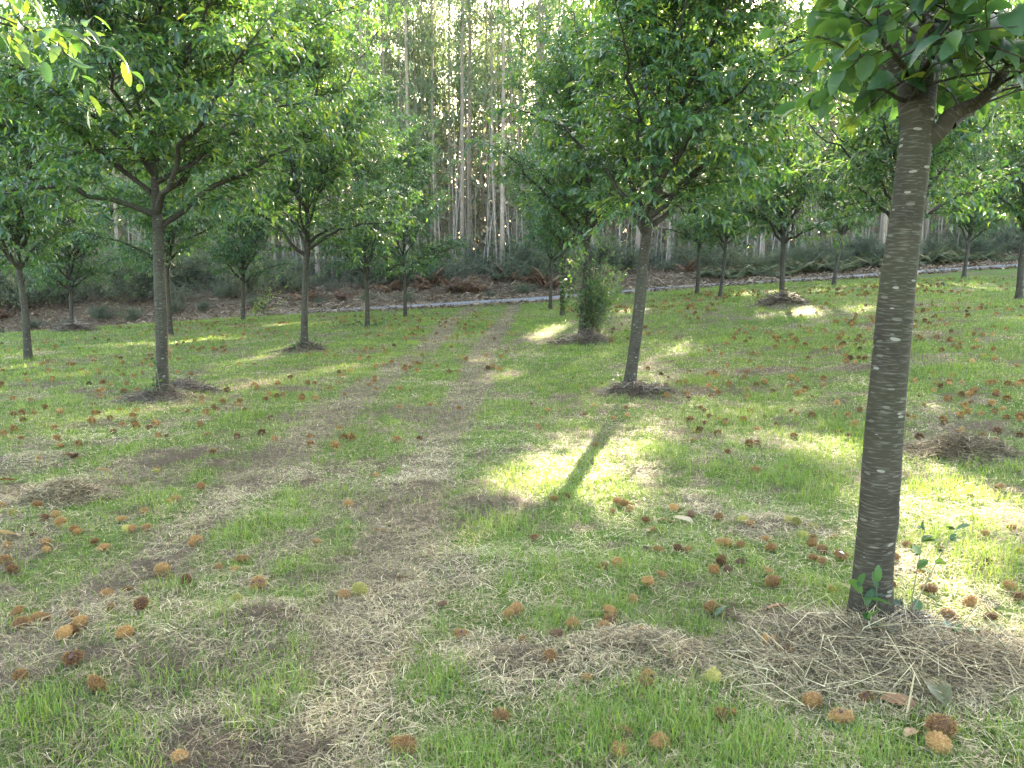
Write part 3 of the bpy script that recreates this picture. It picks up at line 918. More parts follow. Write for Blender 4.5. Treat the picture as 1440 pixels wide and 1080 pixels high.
FARL = [('T4', 'slim chestnut tree wrapped in ivy, second from the road beside the tracks', 6.6, 1.9, 61), ('T5', 'chestnut tree standing at the road edge where the wheel tracks end', 6.8, 1.9, 62),
        ('L3', 'chestnut tree with a bramble patch at its foot near the road', 7.2, 2.2, 63), ('L4', 'chestnut tree at the road end of the row left of the tracks', 7.4, 2.3, 64),
        ('F1', 'slender straight chestnut tree at the outer left of the meadow', 6.2, 2.1, 65), ('F2', 'chestnut tree half hidden behind the low-forked tree', 6.6, 2.2, 66),
        ('F3', 'leaning chestnut tree by the road with pale sunlit low shoots', 6.3, 2.2, 67), ('G1', 'small chestnut tree with a brushwood mound at the lower left meadow edge', 5.4, 2.0, 68),
        ('R1', 'chestnut tree standing right behind the near flecked trunk', 6.0, 2.3, 69), ('R2', 'chestnut tree ringed by a heap of dead cuttings on the right meadow', 5.3, 1.9, 70),
        ('R3', 'thin leaning chestnut tree between the heap-ringed tree and the road', 5.0, 1.8, 71), ('R4', 'thin chestnut tree at the road edge with low stump at its foot', 5.0, 1.7, 72),
        ('S1', 'chestnut tree at the outer right edge of the meadow', 5.8, 2.2, 73), ('S2', 'chestnut tree by the road next to a bright sunny grass patch', 5.4, 2.0, 74),
        ('U1', 'chestnut tree with a low dark crown beside the rising road', 5.0, 2.1, 75)]
drift = {'R3': (.5, 0), 'F3': (.3, 0), 'S2': (.5, 0), 'R4': (.2, 0), 'L3': (-.1, 0), 'S1': (.2, 0), 'U1': (.3, 0)}
for k, lab, H, R_, sd in FARL:
    h0 = {'R2': 1.75, 'U1': 1.7, 'R3': 1.95, 'S1': 1.9, 'G1': 1.5, 'F3': 1.7, 'L4': 1.6, 'L3': 1.6}.get(k, 2.1)
    chestnut(k, tb(k), drift.get(k, (0, 0.1)), .078 if k != 'R3' else .066, H, h0, R_ * 1.08, 27, sd, lab, 'lo', .185, .050, tintb=-.02)
# the tree just outside the view whose twigs hang into its upper corner
p0 = gpt(-4.9, 2.6)
ex = [(np.array([-4.85, 2.6, 2.5 + p0[2]]), at(40, 42, 4.2), .022, np.array([0, 0, -.16])), (np.array([-4.85, 2.6, 2.9 + p0[2]]), at(-30, 15, 3.9), .02, np.array([0, 0, -.10]))]
chestnut('L0', p0, (0, 0), .08, 7.0, 2.6, 2.0, 18, 91, 'chestnut tree whose sunlit yellow-green leaf spray hangs in at the upper left corner', 'hi', .125, .045, None, ex, mats=('leaf_near', 'bark'), dens=.8, tintb=.15, side=(-.45, -.1))


# ------------------------------------------------------------------ eucalyptus plantation behind the road
def euc_leaves(rng, pts, n_per, spread, size):
    n = len(pts) * n_per
    c = np.repeat(pts, n_per, axis=0)
    P = c + rng.normal(0, 1, (n, 3)) * spread * np.array([1, 1, .75])
    D = unit(np.stack([rng.normal(0, .5, n), rng.normal(0, .5, n), -rng.uniform(.3, 1.2, n)], -1))
    S = unit(np.cross(D, rng.normal(0, 1, (n, 3))))
    return P, D, S, size * rng.uniform(.7, 1.3, n)


def leaf_quads(P, D, S, L, wr=.24):
    n = len(P)
    V = np.empty((n, 4, 3))
    V[:, 0] = P; V[:, 1] = P + D * L[:, None] * .45 + S * L[:, None] * wr * .5
    V[:, 2] = P + D * L[:, None]; V[:, 3] = P + D * L[:, None] * .45 - S * L[:, None] * wr * .5
    return V.reshape(-1, 3), (np.arange(n) * 4)[:, None] + np.array([[0, 1, 2, 3]])


def euc_tree(x, y, seed, H, r0, solo=True, nper=46, size=.30, ncl=52, low=.32):
    rng = np.random.default_rng(seed)
    b = np.array([x, y, float(gz(x, y, False)) - .1])
    k = 14
    f = np.linspace(0, 1, k)
    lean = rng.normal(0, .35, 2); ph = rng.random(2) * 6
    P = np.stack([b[0] + lean[0] * f * 1.5 + .12 * np.sin(f * 7 + ph[0]) * f, b[1] + lean[1] * f + .12 * np.sin(f * 6 + ph[1]) * f, b[2] + H * f], -1)
    rr = r0 * np.interp(f, [0, .03, .5, 1], [1.35, 1.0, .68, .1])
    V, Q, U = tubes(P[None], rr[None], 8 if solo else 5)
    # branches with leaf clusters
    t = low + (1 - low) * rng.random(ncl) ** .62
    c0 = np.stack([np.interp(t, f, P[:, j]) for j in range(3)], -1)
    az = rng.random(ncl) * 2 * PI; el = rng.uniform(.1, .9, ncl)
    L = rng.uniform(.5, 1.9, ncl) * np.interp(t, [low, .75, 1], [.55, 1.0, .5])
    D = np.stack([np.cos(az) * np.cos(el), np.sin(az) * np.cos(el), np.sin(el)], -1)
    B = np.tile([0, 0, -.25], (ncl, 1))
    PB = curve_pts(c0, D, B, L, 4)
    V2, Q2, U2 = tubes(PB, np.full((ncl, 1), .022) * np.array([[1, .7, .45, .2]]), 3)
    cl = np.concatenate([PB[:, 3], PB[:, 2] * .5 + PB[:, 3] * .5 + rng.normal(0, .2, (ncl, 3))])
    Pl, Dl, Sl, Ll = euc_leaves(rng, cl, nper // 2, .34, size)
    kp = carve(Pl, rng, 1.0, True)
    Pl, Dl, Sl, Ll = Pl[kp], Dl[kp], Sl[kp], Ll[kp]
    tint = np.clip(rng.normal(.45, .22, len(Pl)), 0, 1)
    return b, (V, Q, U), (V2, Q2, U2), (Pl, Dl, Sl, Ll, tint)


def build_forest():
    rng = np.random.default_rng(201)
    rows, count = 6, 0
    special = {}
    shared = 'tall slim eucalyptus with a bare pale trunk in the plantation behind the road'
    group = 'eucalyptus trees of the plantation behind the road'
    back = Geo(); backl = Geo()
    spots = []
    # clearly seen stems of the gap between the two tree rows, read off the photo
    for px, r, Y in ((612, .19, 58), (648, .21, 55), (661, .15, 60), (697, .17, 56.5), (634, .12, 64), (590, .13, 62), (677, .12, 66), (722, .14, 61), (704, .10, 68), (570, .14, 57.5), (625, .10, 70), (548, .16, 56)):
        p = at(px, 300, Y)
        spots.append((p[0], Y, r, True))
    for j in range(24):
        px, Y = 545 + 190 * rng.random(), rng.uniform(57, 78)
        spots.append(((px - 720) / F * Y, Y, rng.uniform(.065, .11), True))
    for r in range(rows):
        x = -48 + (r % 2) * 1.5
        while x < 62:
            xx, yy = x + rng.normal(0, .35), roadY(x) + 10.0 + r * 3.1 + rng.normal(0, .5)
            x += 3.0 + rng.normal(0, .25) + (0.6 if xx > 30 or xx < -25 else 0)
            pxx = 720 + xx / yy * F
            if 530 < pxx < 735 and any(abs(xx - s[0]) < 1.1 and abs(yy - s[1]) < 2.6 for s in spots[:12]):
                continue
            if 530 < pxx < 735 and r < 4 and rng.random() < .35:
                continue
            spots.append((xx, yy, rng.uniform(.10, .19), False))
    labels = {1: 'thickest pale eucalyptus stem in the bright gap between the orchard rows'}
    for i, (x, y, r, seen) in enumerate(spots):
        H = rng.uniform(26, 31)
        thin = abs(720 + x / y * F - 640) < 110
        b, tr, br, lf = euc_tree(x, y, 1000 + i, H, r * (.8 if seen else 1), True, 46 if thin else 48, .29, 40 if thin else 50, .30 if thin else .30)
        root = thing('eucalyptus_tree', labels.get(i, shared), 'tree', b, group)
        g = Geo(); g.add(tr[0] - b, tr[1], uv=tr[2]); g.add(br[0] - b, br[1], uv=br[2])
        obj('trunk', g.mesh('trunk', M['euc_bark']), root)
        V, Q = leaf_quads(lf[0] - b, *lf[1:4])
        obj('crown', make_mesh('crown', V, Q, M['euc_leaf'], None, {'tint': np.repeat(lf[4], 4)}), root)
        count += 1
    # the wood behind, one mass
    for r in range(9):
        for x in np.arange(-62 + r * .4, 84, 3.2):
            xx, yy = x + rng.normal(0, .5), roadY(x) + 29 + r * 3.2 + rng.normal(0, .6)
            b, tr, br, lf = euc_tree(xx, yy, 5000 + count, rng.uniform(24, 29), rng.uniform(.1, .17), False, 24, .55, 44, .10)
            count += 1
            back.add(tr[0], tr[1], uv=tr[2])
            V, Q = leaf_quads(*lf[:4]); backl.add(V, Q, tint=np.repeat(lf[4], 4))
    w = obj('eucalyptus_wood', backl.mesh('wood_leaves', M['euc_leaf'], True, False))
    tag(w, 'farther part of the eucalyptus wood, read as one mass of stems and leaves', 'wood', kind='stuff')
    obj('trunk', back.mesh('wood_trunks', M['euc_bark']), w)
    return count


NF = build_forest()


def build_understory():
    rng = np.random.default_rng(301)
    n = 320000
    x = rng.uniform(-75, 95, n); t = rng.uniform(11, 62, n)
    y = roadY(np.clip(x, -80, 80)) + t
    top = (2.2 + 8.0 * fbm(x * .12, y * .12, 12, 3)) * (1 + .045 * t)
    z = gz(x, y, False) + top * rng.random(n) ** 1.25
    D = unit(np.stack([rng.normal(0, .6, n), rng.normal(0, .6, n), rng.normal(.2, .8, n)], -1)); S = unit(np.cross(D, rng.normal(0, 1, (n, 3))))
    V, Q = leaf_quads(np.stack([x, y, z], -1), D, S, rng.uniform(.18, .50, n) * (1 + .012 * t), .4)
    me = make_mesh('undergrowth', V, Q, M['brush'], None, {'tint': np.repeat(np.clip(.25 + .75 * fbm(x * .3, y * .3, 14, 3) + rng.normal(0, .2, n) - .15, 0, 1), 4)})
    u = tag(obj('undergrowth', me), 'tangled brown and grey-green brush filling the plantation between the trunks', 'undergrowth', kind='stuff')
    m = 7500
    x = rng.uniform(-70, 90, m); y = roadY(np.clip(x, -80, 80)) + rng.uniform(9, 60, m); z = gz(x, y, False)
    P0 = np.stack([x, y, z - .1], -1); L = rng.uniform(3, 15, m)
    D = unit(np.stack([rng.normal(0, .07, m), rng.normal(0, .07, m), np.ones(m)], -1)); B = np.stack([rng.normal(0, .04, m), rng.normal(0, .04, m), np.zeros(m)], -1)
    V, Q, U = tubes(curve_pts(P0, D, B, L, 4), rng.uniform(.02, .055, m)[:, None] * np.array([[1, .8, .6, .2]]), 4)
    g = Geo(); g.add(V, Q, tint=np.repeat(rng.random(m), 20))
    obj('stems', g.mesh('stems', M['dead_stem'], True, False), u)


build_understory()


# ------------------------------------------------------------------ undergrowth on the bank
def shrub_mesh(seed, h, w, n, leaf, mat, twiggy=.5):
    rng = np.random.default_rng(seed)
    nb = 42
    az = rng.random(nb) * 2 * PI; el = np.radians(rng.uniform(25, 88, nb))
    L = h * rng.uniform(.55, 1.1, nb) / np.clip(np.sin(el), .55, 1)
    D = np.stack([np.cos(az) * np.cos(el) * w / h * 1.3, np.sin(az) * np.cos(el) * w / h * 1.3, np.sin(el)], -1)
    P0 = np.c_[rng.normal(0, w * .18, (nb, 2)), np.full(nb, -.1)]
    B = np.c_[rng.normal(0, .12, (nb, 2)), rng.uniform(-.25, 0, nb)]
    st = Geo()
    V, Q, U = tubes(curve_pts(P0, D, B, L, 5), np.full((nb, 1), .012) * np.array([[1, .8, .6, .45, .2]]), 3)
    st.add(V, Q, tint=rng.random())
    # side sprigs
    ns = nb * 14
    bi = rng.integers(0, nb, ns); s = rng.uniform(.2, 1, ns)
    p, tg = curve_at(P0[bi], D[bi], B[bi], L[bi], s)
    d = unit(tg + rng.normal(0, .6, (ns, 3)) + np.array([0, 0, .25])); l = h * rng.uniform(.08, .28, ns)
    V, Q, U = tubes(curve_pts(p, d, np.zeros((ns, 3)), l, 2), np.full((ns, 1), .005) * np.array([[1, .5]]), 3)
    st.add(V, Q, tint=np.repeat(rng.random(ns), 8))
    m = n
    si = rng.integers(0, ns, m); q = rng.random(m)
    pl = p[si] + d[si] * (l[si] * q)[:, None] + rng.normal(0, .04, (m, 3))
    dl = unit(d[si] + rng.normal(0, .7, (m, 3))); sl = unit(np.cross(dl, rng.normal(0, 1, (m, 3))))
    V, Q = leaf_quads(pl, dl, sl, leaf * rng.uniform(.6, 1.4, m), .34)
    clump = np.repeat(rng.normal(0, .14, ns)[si], 4)
    me1 = make_mesh('foliage', V, Q, mat, None, {'tint': np.clip(np.repeat(rng.normal(.42, .2, m), 4) + clump, 0, 1)})
    return st.mesh('stems', M['twig'], True, False), me1


def fern_mesh(seed, mat, h=1.1, nf=9):
    rng = np.random.default_rng(seed)
    g = Geo()
    for f in range(nf):
        az = rng.random() * 2 * PI; L = h * rng.uniform(.8, 1.45); el = rng.uniform(.75, 1.35)
        D = np.array([math.cos(az) * math.cos(el), math.sin(az) * math.cos(el), math.sin(el)])
        B = np.array([math.cos(az) * .3, math.sin(az) * .3, -.42]) * rng.uniform(.6, 1.1)
        s = np.linspace(.20, .99, 20)
        p, tg = curve_at(np.tile(np.r_[rng.normal(0, .06, 2), -.05], (20, 1)), np.tile(D, (20, 1)), np.tile(B, (20, 1)), np.full(20, L), s)
        ln = L * .36 * np.sin(np.clip((1.08 - s) / .9, 0, 1) * 1.9) + .02
        sv = unit(np.cross(tg, np.array([0, 0, 1.0])))
        tnt = rng.uniform(.1, .9)
        for sg in (-1, 1):
            d = unit(sv * sg + tg * .45 + np.array([0, 0, -.25]) + rng.normal(0, .08, (20, 3)))
            V, Q, uv, kk = leaves(p, d, np.tile([0, 0, 1.0], (20, 1)) + rng.normal(0, .2, (20, 3)), ln, np.full(20, .17), 'lo', .1, .25)
            g.add(V, Q, tint=np.clip(tnt + rng.normal(0, .1, len(V)), 0, 1))
        P = curve_pts(np.array([[0, 0, -.05]]), D[None], B[None], np.array([L]), 6)
        V, Q, U = tubes(P, np.array([[.007, .006, .005, .004, .003, .001]]), 3); g.add(V, Q, tint=tnt)
    return g.mesh('fronds', mat, True, False)


def build_undergrowth():
    rng = np.random.default_rng(77)
    kinds = [shrub_mesh(1, 2.2, 1.5, 6500, .11, M['shrub_leaf']), shrub_mesh(2, 1.7, 1.6, 6000, .10, M['shrub_leaf']), shrub_mesh(3, 2.7, 1.4, 7000, .12, M['shrub_leaf']), shrub_mesh(4, 1.4, 1.3, 1600, .10, M['shrub_leaf'])]
    labs = ['dark rounded gorse bush in the thicket above the bank', 'low spreading dark bush in the thicket above the bank', 'tall grey-green broom bush in the thicket above the bank', 'bare twiggy brown bush in the thicket above the bank']
    first = {}

    def put(k, x, y, s, lab=None, rz=None):
        me_s, me_f = kinds[k]
        r = thing('shrub', lab or labs[k], 'shrub', gpt(x, y, -.05), 'bushes of the thicket between road and plantation', rng.random() * 6.28 if rz is None else rz)
        r.scale = (s * rng.uniform(.9, 1.2), s * rng.uniform(.9, 1.2), s * rng.uniform(.85, 1.15))
        obj('stems', me_s, r); obj('foliage', me_f, r)
    for row, (off, step) in enumerate(((7.0, 2.1), (9.2, 1.9), (12.0, 2.3))):
        x = -46 + row * .7
        while x < 56:
            pxx = 720 + x / (roadY(x) + off) * F
            k = int(rng.choice(4, p=[.33, .27, .25, .15]))
            s = rng.uniform(.45, 1.1) * (1.2 if pxx < 400 else 1.0)
            yy = roadY(x) + off + rng.normal(0, .5)
            s *= 1.22
            if 8 < x < 30: s *= .75
            put(k, x, yy, s)
            x += step * rng.uniform(.75, 1.3)
    for px in (30, 75, 120, 165, 205, 262, 300, 372, 455, 520, 575, 648, 690, 735, 800, 850):
        Y = 46.3 + rng.uniform(-.6, 1.4); x = (px - 720) / F * Y
        put(int(rng.choice(3)), x, Y + .075 * x, rng.uniform(.22, .42), 'small low bush on the brown litter bank just behind the road')
    # bracken
    rust = [fern_mesh(5, M['fern_rust'], 1.0), fern_mesh(6, M['fern_rust'], 1.25, 11)]
    green = [fern_mesh(7, M['fern_green'], 1.15), fern_mesh(8, M['fern_green'], 1.3, 11)]
    for px in (440, 489, 553, 595, 612, 640, 664, 704, 752, 765, 40, 20, 970):
        Y = 42.6 + 5.2 + rng.uniform(-.7, 1.5)
        x = (px - 720) / F * Y
        f = obj('bracken_fern', rust[int(rng.integers(0, 2))], None, gpt(x, Y + .075 * x, -.03))
        f.rotation_euler = (0, 0, rng.random() * 6.28); s = rng.uniform(.5, 1.15); f.scale = (s, s, s * 1.15)
        tag(f, 'rust-brown withered bracken fern at the foot of the thicket above the road bank', 'fern', 'rusty bracken ferns along the bank')
    for px in list(range(985, 1330, 17)) + list(range(1335, 1440, 26)):
        Y = 42.6 + rng.uniform(3.6, 5.4)
        x = (px - 720) / F * Y * 1.03
        f = obj('bracken_fern', green[int(rng.integers(0, 2))], None, gpt(x, float(roadY(x)) + Y - 42.6, -.03))
        f.rotation_euler = (0, 0, rng.random() * 6.28); s = rng.uniform(.7, 1.15); f.scale = (s, s, s)
        tag(f, 'dull green bracken fern below the pale trunks beside the rising road', 'fern', 'green bracken ferns along the rising road')


build_undergrowth()


# ------------------------------------------------------------------ plants at the tree feet
def sprig(name, base, stems, label, cat, leafmat, leafL, seed, lw=.62, perstem=9, lod='mid', group=None, stemr=.005, start=.25):
    """a plant of a few stems with leaves; stems: list of (start, end, bend)"""
    rng = np.random.default_rng(seed)
    base = np.asarray(base, float)
    g = Geo(); st = Geo()
    for a, e, bnd in stems:
        a = np.asarray(a, float)[None] - base; e = np.asarray(e, float)[None] - base; bnd = np.asarray(bnd, float)[None]
        L = np.linalg.norm(e - a, axis=1); D = (e - a) / L[:, None] - bnd
        P = curve_pts(a, D, bnd, L, 9)
        V, Q, U = tubes(P, np.linspace(1, .35, 9)[None] * stemr, 5); st.add(V, Q, tint=rng.random())
        s = np.linspace(start, 1, perstem)
        o = np.ones((perstem, 1))
        p, tg = curve_at(a * o, D * o, bnd * o, L * np.ones(perstem), s)
        sv = unit(np.cross(tg, np.array([0, 0, 1.0])) + 1e-6)
        alt = np.where(np.arange(perstem) % 2 == 0, 1.0, -1.0)[:, None]
        for rep in range(3 if cat == 'bramble' else 1):
            d = unit(tg * rng.uniform(.2, .8, (perstem, 1)) + sv * alt * rng.uniform(.3, 1, (perstem, 1)) + rng.normal(0, .45, (perstem, 3)) + np.array([0, 0, .05]))
            nn = unit(np.array([0, 0, 1.0]) + rng.normal(0, .45, (perstem, 3)))
            LL = leafL * rng.uniform(.6, 1.15, perstem)
            V, Q, uv, kk = leaves(p, d, nn, LL, np.full(perstem, lw), lod, .25, rng.uniform(.05, .4, perstem))
            g.add(V, Q, uv=uv, tint=np.repeat(np.clip(rng.normal(.45, .25, perstem), 0, 1), kk))
    r = thing(name, label, cat, base, group)
    obj('stem', st.mesh('stem', M['stem'], True, False), r)
    obj('foliage', g.mesh('foliage', leafmat), r)
    return r


def build_feet():
    b = tb('T1')
    # bramble shoots by the near tree
    o = b + np.array([.16, -.04, .03])
    sprig('bramble', o, [(o, at(1300, 745, 3.5), (.0, .0, -.1)), (o, at(1395, 905, 3.1), (0, 0, -.35)), (o, at(1345, 745, 3.7), (0, 0, -.2))],
          'bramble with blue-green leaves arching out from the foot of the near flecked trunk', 'bramble', M['bramble_leaf'], .065, 4, .68, 4, 'hi', None, .004, .55)
    o = b + np.array([-.02, -.115, .02])
    sprig('chestnut_sucker', o, [(o, at(1233, 818, 3.28), (0, 0, .1)), (o, at(1208, 826, 3.28), (0, 0, .1)), (o, at(1244, 880, 3.2), (0, 0, .1)), (o, at(1222, 870, 3.2), (0, 0, .1))],
          'fresh green leafy sucker shoots against the foot of the near flecked trunk', 'plant', M['leaf_near'], .10, 8, .42, 4, 'hi', None, .003, .6)
    sprig('bramble', gpt(2.15, 3.55), [(gpt(2.0, 3.6), at(1290, 865, 3.6), (0, 0, -.3)), (gpt(2.0, 3.5), at(1270, 850, 3.5), (0, 0, -.3))],
          'low bramble with bright leaves in the hay just right of the near trunk', 'bramble', M['bramble_leaf'], .06, 10, .7, 3, 'hi', None, .003, .5)
    # shoots at other trunks
    for k, pts, lab, mat, ll in (('L1', [(212, 520), (205, 545), (218, 505)], 'thin dark-leaved sucker shoots on the left of the low-forked chestnut', 'leaf', .085),
                                 ('T2', [(862, 500), (870, 520), (858, 528), (875, 535)], 'dark twiggy sucker shoots at the left foot of the leaning chestnut', 'leaf', .08),
                                 ('L2', [(405, 485), (450, 482), (440, 488), (415, 480)], 'small leafy shoots around the foot of the second chestnut left of the tracks', 'leaf', .1),
                                 ('L3', [(480, 455), (560, 452), (500, 450), (530, 455), (545, 450)], 'sprawling bramble around the chestnut foot near the road', 'bramble_leaf', .12),
                                 ('L4', [(600, 437), (620, 440), (635, 441)], 'low leafy suckers beside the last chestnut left of the tracks', 'leaf', .14),
                                 ('T5', [(755, 430), (745, 434), (782, 432)], 'low dark shoots at the foot of the chestnut where the tracks end', 'leaf', .13)):
        q = tb(k)
        sprig('bramble' if 'bramble' in mat else 'chestnut_sucker', q, [(q + np.array([random.uniform(-.1, .1), -.1, .02]), at(px, py, BASES[k][2] - .15), (0, 0, random.uniform(-.1, .1))) for px, py in pts],
              lab, 'bramble' if 'bramble' in mat else 'plant', M[mat], ll, hash(k) % 97 if False else ord(k[0]) + ord(k[1]), .45, 9, 'mid', None, .006)
    q = tb('F3')
    sprig('leafy_shoot', q, [(q + np.array([.1, -.1, .1]), at(px, py, 34.2), (0, 0, .15)) for px, py in ((395, 385), (400, 405), (380, 395), (405, 420), (385, 412), (372, 425), (390, 398))],
          'pale sunlit leafy shoots arching from the leaning chestnut by the road', 'plant', M['pale_leaf'], .22, 5, .42, 14, 'mid', None, .008)
    q = tb('T4')
    sprig('ivy', q, [(q + np.array([0, -.1, .05]), at(px, py, 27.6), (0, 0, .1)) for px, py in ((793, 350), (787, 370), (800, 372), (806, 388), (790, 400), (797, 340), (785, 330), (803, 410), (808, 400))],
          'ivy climbing the slim chestnut second from the road', 'ivy', M['leaf'], .16, 6, .6, 16, 'mid', None, .008, .15)
    # brushy shrub at T3
    q = tb('T3') + np.array([.30, -.05, 0])
    st, fo = shrub_mesh(31, 2.3, .40, 5200, .085, M['leaf'])
    r = thing('shrub', 'upright brushy shrub of leafy twigs growing against the chestnut beside the track', 'shrub', q)
    obj('stems', st, r); obj('foliage', fo, r)
    st2 = Geo(); rng = np.random.default_rng(4)
    # old second stem in the same clump
    P = np.array([[q + np.array([-.12, .1, -.1]), q + np.array([-.13, .1, .5]), q + np.array([-.16, .1, 1.4]), q + np.array([-.2, .12, 2.4])]]) - q
    V, Q, U = tubes(P, np.array([[.13, .085, .07, .05]]), 9); st2.add(V, Q, uv=U)
    obj('old_stem', st2.mesh('old_stem', M['bark']), r)


build_feet()


# ------------------------------------------------------------------ heaps of hay and cuttings
def heap(px, py, rx, ry, h, n, label, seed, mat='straw', L=.16, w=.0022, name='hay_heap', cat='hay heap', tm=.33):
    rng = np.random.default_rng(seed)
    c = hit(px, py); c = gpt(c[0], c[1])
    a = rng.random(n) * 2 * PI; r = rng.random(n) ** .55
    r = r * (1 + .28 * np.sin(3 * a + seed) * np.sin(2 * a + 2 * seed) + .22 * (rng.random(n) < .25) * rng.random(n))
    x, y = r * np.cos(a) * rx, r * np.sin(a) * ry
    z = gz(c[0] + x, c[1] + y) - c[2] + h * np.clip(1 - r * r, 0, 1) * rng.random(n) ** .6 * (.5 + fbm(x * 6 + seed, y * 6, 8, 2)) + .004
    az = rng.random(n) * 2 * PI; ti = rng.normal(0, .28, n)
    Lr = L * rng.uniform(.4, 1.5, n); ww = w * rng.uniform(.6, 1.5, n)
    D = np.stack([np.cos(az) * np.cos(ti), np.sin(az) * np.cos(ti), np.sin(ti)], -1)
    S = unit(np.stack([-np.sin(az), np.cos(az), rng.normal(0, .6, n)], -1))
    Cc = np.stack([x, y, z], -1)
    V = np.empty((n, 6, 3)); bend = (rng.normal(0, .16, n) * Lr)[:, None]
    for j, (q, b_) in enumerate(((-.5, 0), (0, 1), (.5, 0))):
        p = Cc + D * (q * Lr)[:, None] + S * bend * b_
        p[:, 2] = np.maximum(p[:, 2], gz(c[0] + p[:, 0], c[1] + p[:, 1]) - c[2] + .002)
        V[:, 2 * j] = p - S * ww[:, None] * .5; V[:, 2 * j + 1] = p + S * ww[:, None] * .5
    k = (np.arange(n) * 6)[:, None]
    Q = np.concatenate([k + np.array([[0, 1, 3, 2]]), k + np.array([[2, 3, 5, 4]])])
    me = make_mesh(name, V.reshape(-1, 3), Q, M[mat], None, {'tint': np.repeat(np.clip(rng.normal(tm, .30, n), 0, 1), 6)}, False)
    return tag(obj(name, me, None, c), label, cat)


heap(92, 706, .36, .26, .05, 3200, 'pale rounded hay heap on the grass left of the wheel tracks', 1, L=.11)
heap(1352, 640, .5, .45, .09, 4200, 'brown hay heap on the grass right of the near flecked trunk', 2, L=.16, w=.003, tm=.14)
heap(1300, 950, .75, .32, .08, 3600, 'large tangled heap of pale dry hay at the foot of the near trunk', 3, L=.24)
heap(1195, 915, .5, .26, .05, 2600, 'loose fan of dry stalks spread left of the near trunk foot', 4, L=.20)
heap(895, 925, .3, .2, .04, 1500, 'small grassy hay tussock between the burs and the wheel track', 5, L=.12)
heap(1275, 900, .22, .16, .07, 500, 'dark brown twigs and leaf scraps packed against the near trunk foot', 26, 'twig', .14, .005, 'brushwood_pile', 'brushwood')
heap(262, 553, .42, .34, .20, 900, 'dark pile of brushwood beside the low-forked chestnut foot', 6, 'twig', .3, .010, 'brushwood_pile', 'brushwood')
heap(215, 565, .45, .3, .09, 800, 'spread of dry cuttings under the low-forked chestnut', 16, 'twig', .25, .006, 'brushwood_pile', 'brushwood')
heap(1098, 430, .85, .7, .28, 900, 'ring of dead brown cuttings round a chestnut on the right meadow', 7, 'twig', .35, .016, 'brushwood_pile', 'brushwood')
heap(900, 556, .55, .3, .10, 900, 'tangle of dead stalks at the foot of the leaning chestnut', 8, 'twig', .3, .007, 'brushwood_pile', 'brushwood')
heap(820, 484, .7, .5, .18, 700, 'dark mound of roots and cuttings at the brushy chestnut foot', 9, 'twig', .3, .012, 'brushwood_pile', 'brushwood')
heap(428, 494, .6, .5, .14, 600, 'low ring of dead stalks under the second chestnut left of the tracks', 10, 'twig', .3, .012, 'brushwood_pile', 'brushwood')
heap(103, 466, .8, .6, .35, 600, 'brushwood mound round the small chestnut at the lower meadow edge', 12, 'twig', .5, .02, 'brushwood_pile', 'brushwood')


# ------------------------------------------------------------------ chestnut burs
def bur_mesh(seed, r, stops, squash=.85, nsp=900, spl=.30, split=False, spw=.032):
    """lumpy core under a fur of spines"""
    rng = np.random.default_rng(seed)
    g = Geo()
    nu, nv_ = 14, 9
    th = np.linspace(0, PI, nv_); ph = np.linspace(0, 2 * PI, nu, endpoint=False)
    T, Ph = np.meshgrid(th, ph, indexing='ij')
    dirs = np.stack([np.sin(T) * np.cos(Ph), np.sin(T) * np.sin(Ph), np.cos(T)], -1).reshape(-1, 3)
    lob = rng.normal(0, 1, (3, 3))

    def rad(d):
        k = 1 + .10 * np.sin(d @ lob[0] * 2.2 + 1) + .07 * np.sin(d @ lob[1] * 3.1)
        if split:
            k = k * (1 - .42 * np.exp(-((d[:, 1] + .1 * d[:, 0]) / .20) ** 2) * (d[:, 2] > -.3))
        return k
    V = dirs * (rad(dirs) * r * .80)[:, None]
    i = np.arange(nv_ - 1)[:, None] * nu + np.arange(nu)[None]; j = np.arange(nv_ - 1)[:, None] * nu + (np.arange(nu)[None] + 1) % nu
    Q = np.stack([i, j, j + nu, i + nu], -1).reshape(-1, 4)[:, ::-1]
    g.add(V * np.array([1, 1, squash]), Q, tint=.12 + .1 * rng.random(len(V)))
    d = unit(rng.normal(0, 1, (nsp, 3)))
    if split:
        d = d[(np.abs(d[:, 1] + .1 * d[:, 0]) > .24) | (d[:, 2] < -.2)]
    n = len(d)
    b = d * (rad(d) * r * .78)[:, None]
    dd = unit(d + rng.normal(0, .45, (n, 3)))
    tip = b + dd * (r * spl * rng.uniform(.6, 1.25, n))[:, None]
    s = unit(np.cross(dd, rng.normal(0, 1, (n, 3)))) * r * spw
    V = np.empty((n, 3, 3)); V[:, 0] = b - s; V[:, 1] = b + s; V[:, 2] = tip
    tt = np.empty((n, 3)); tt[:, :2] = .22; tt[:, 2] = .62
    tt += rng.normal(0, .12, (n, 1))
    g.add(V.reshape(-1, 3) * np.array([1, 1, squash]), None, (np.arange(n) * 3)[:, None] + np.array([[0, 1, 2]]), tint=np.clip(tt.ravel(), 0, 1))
    m = tint_mat('bur_spines', stops, .75, 0, .2, .35)
    return g.mesh('bur', m, True, False)


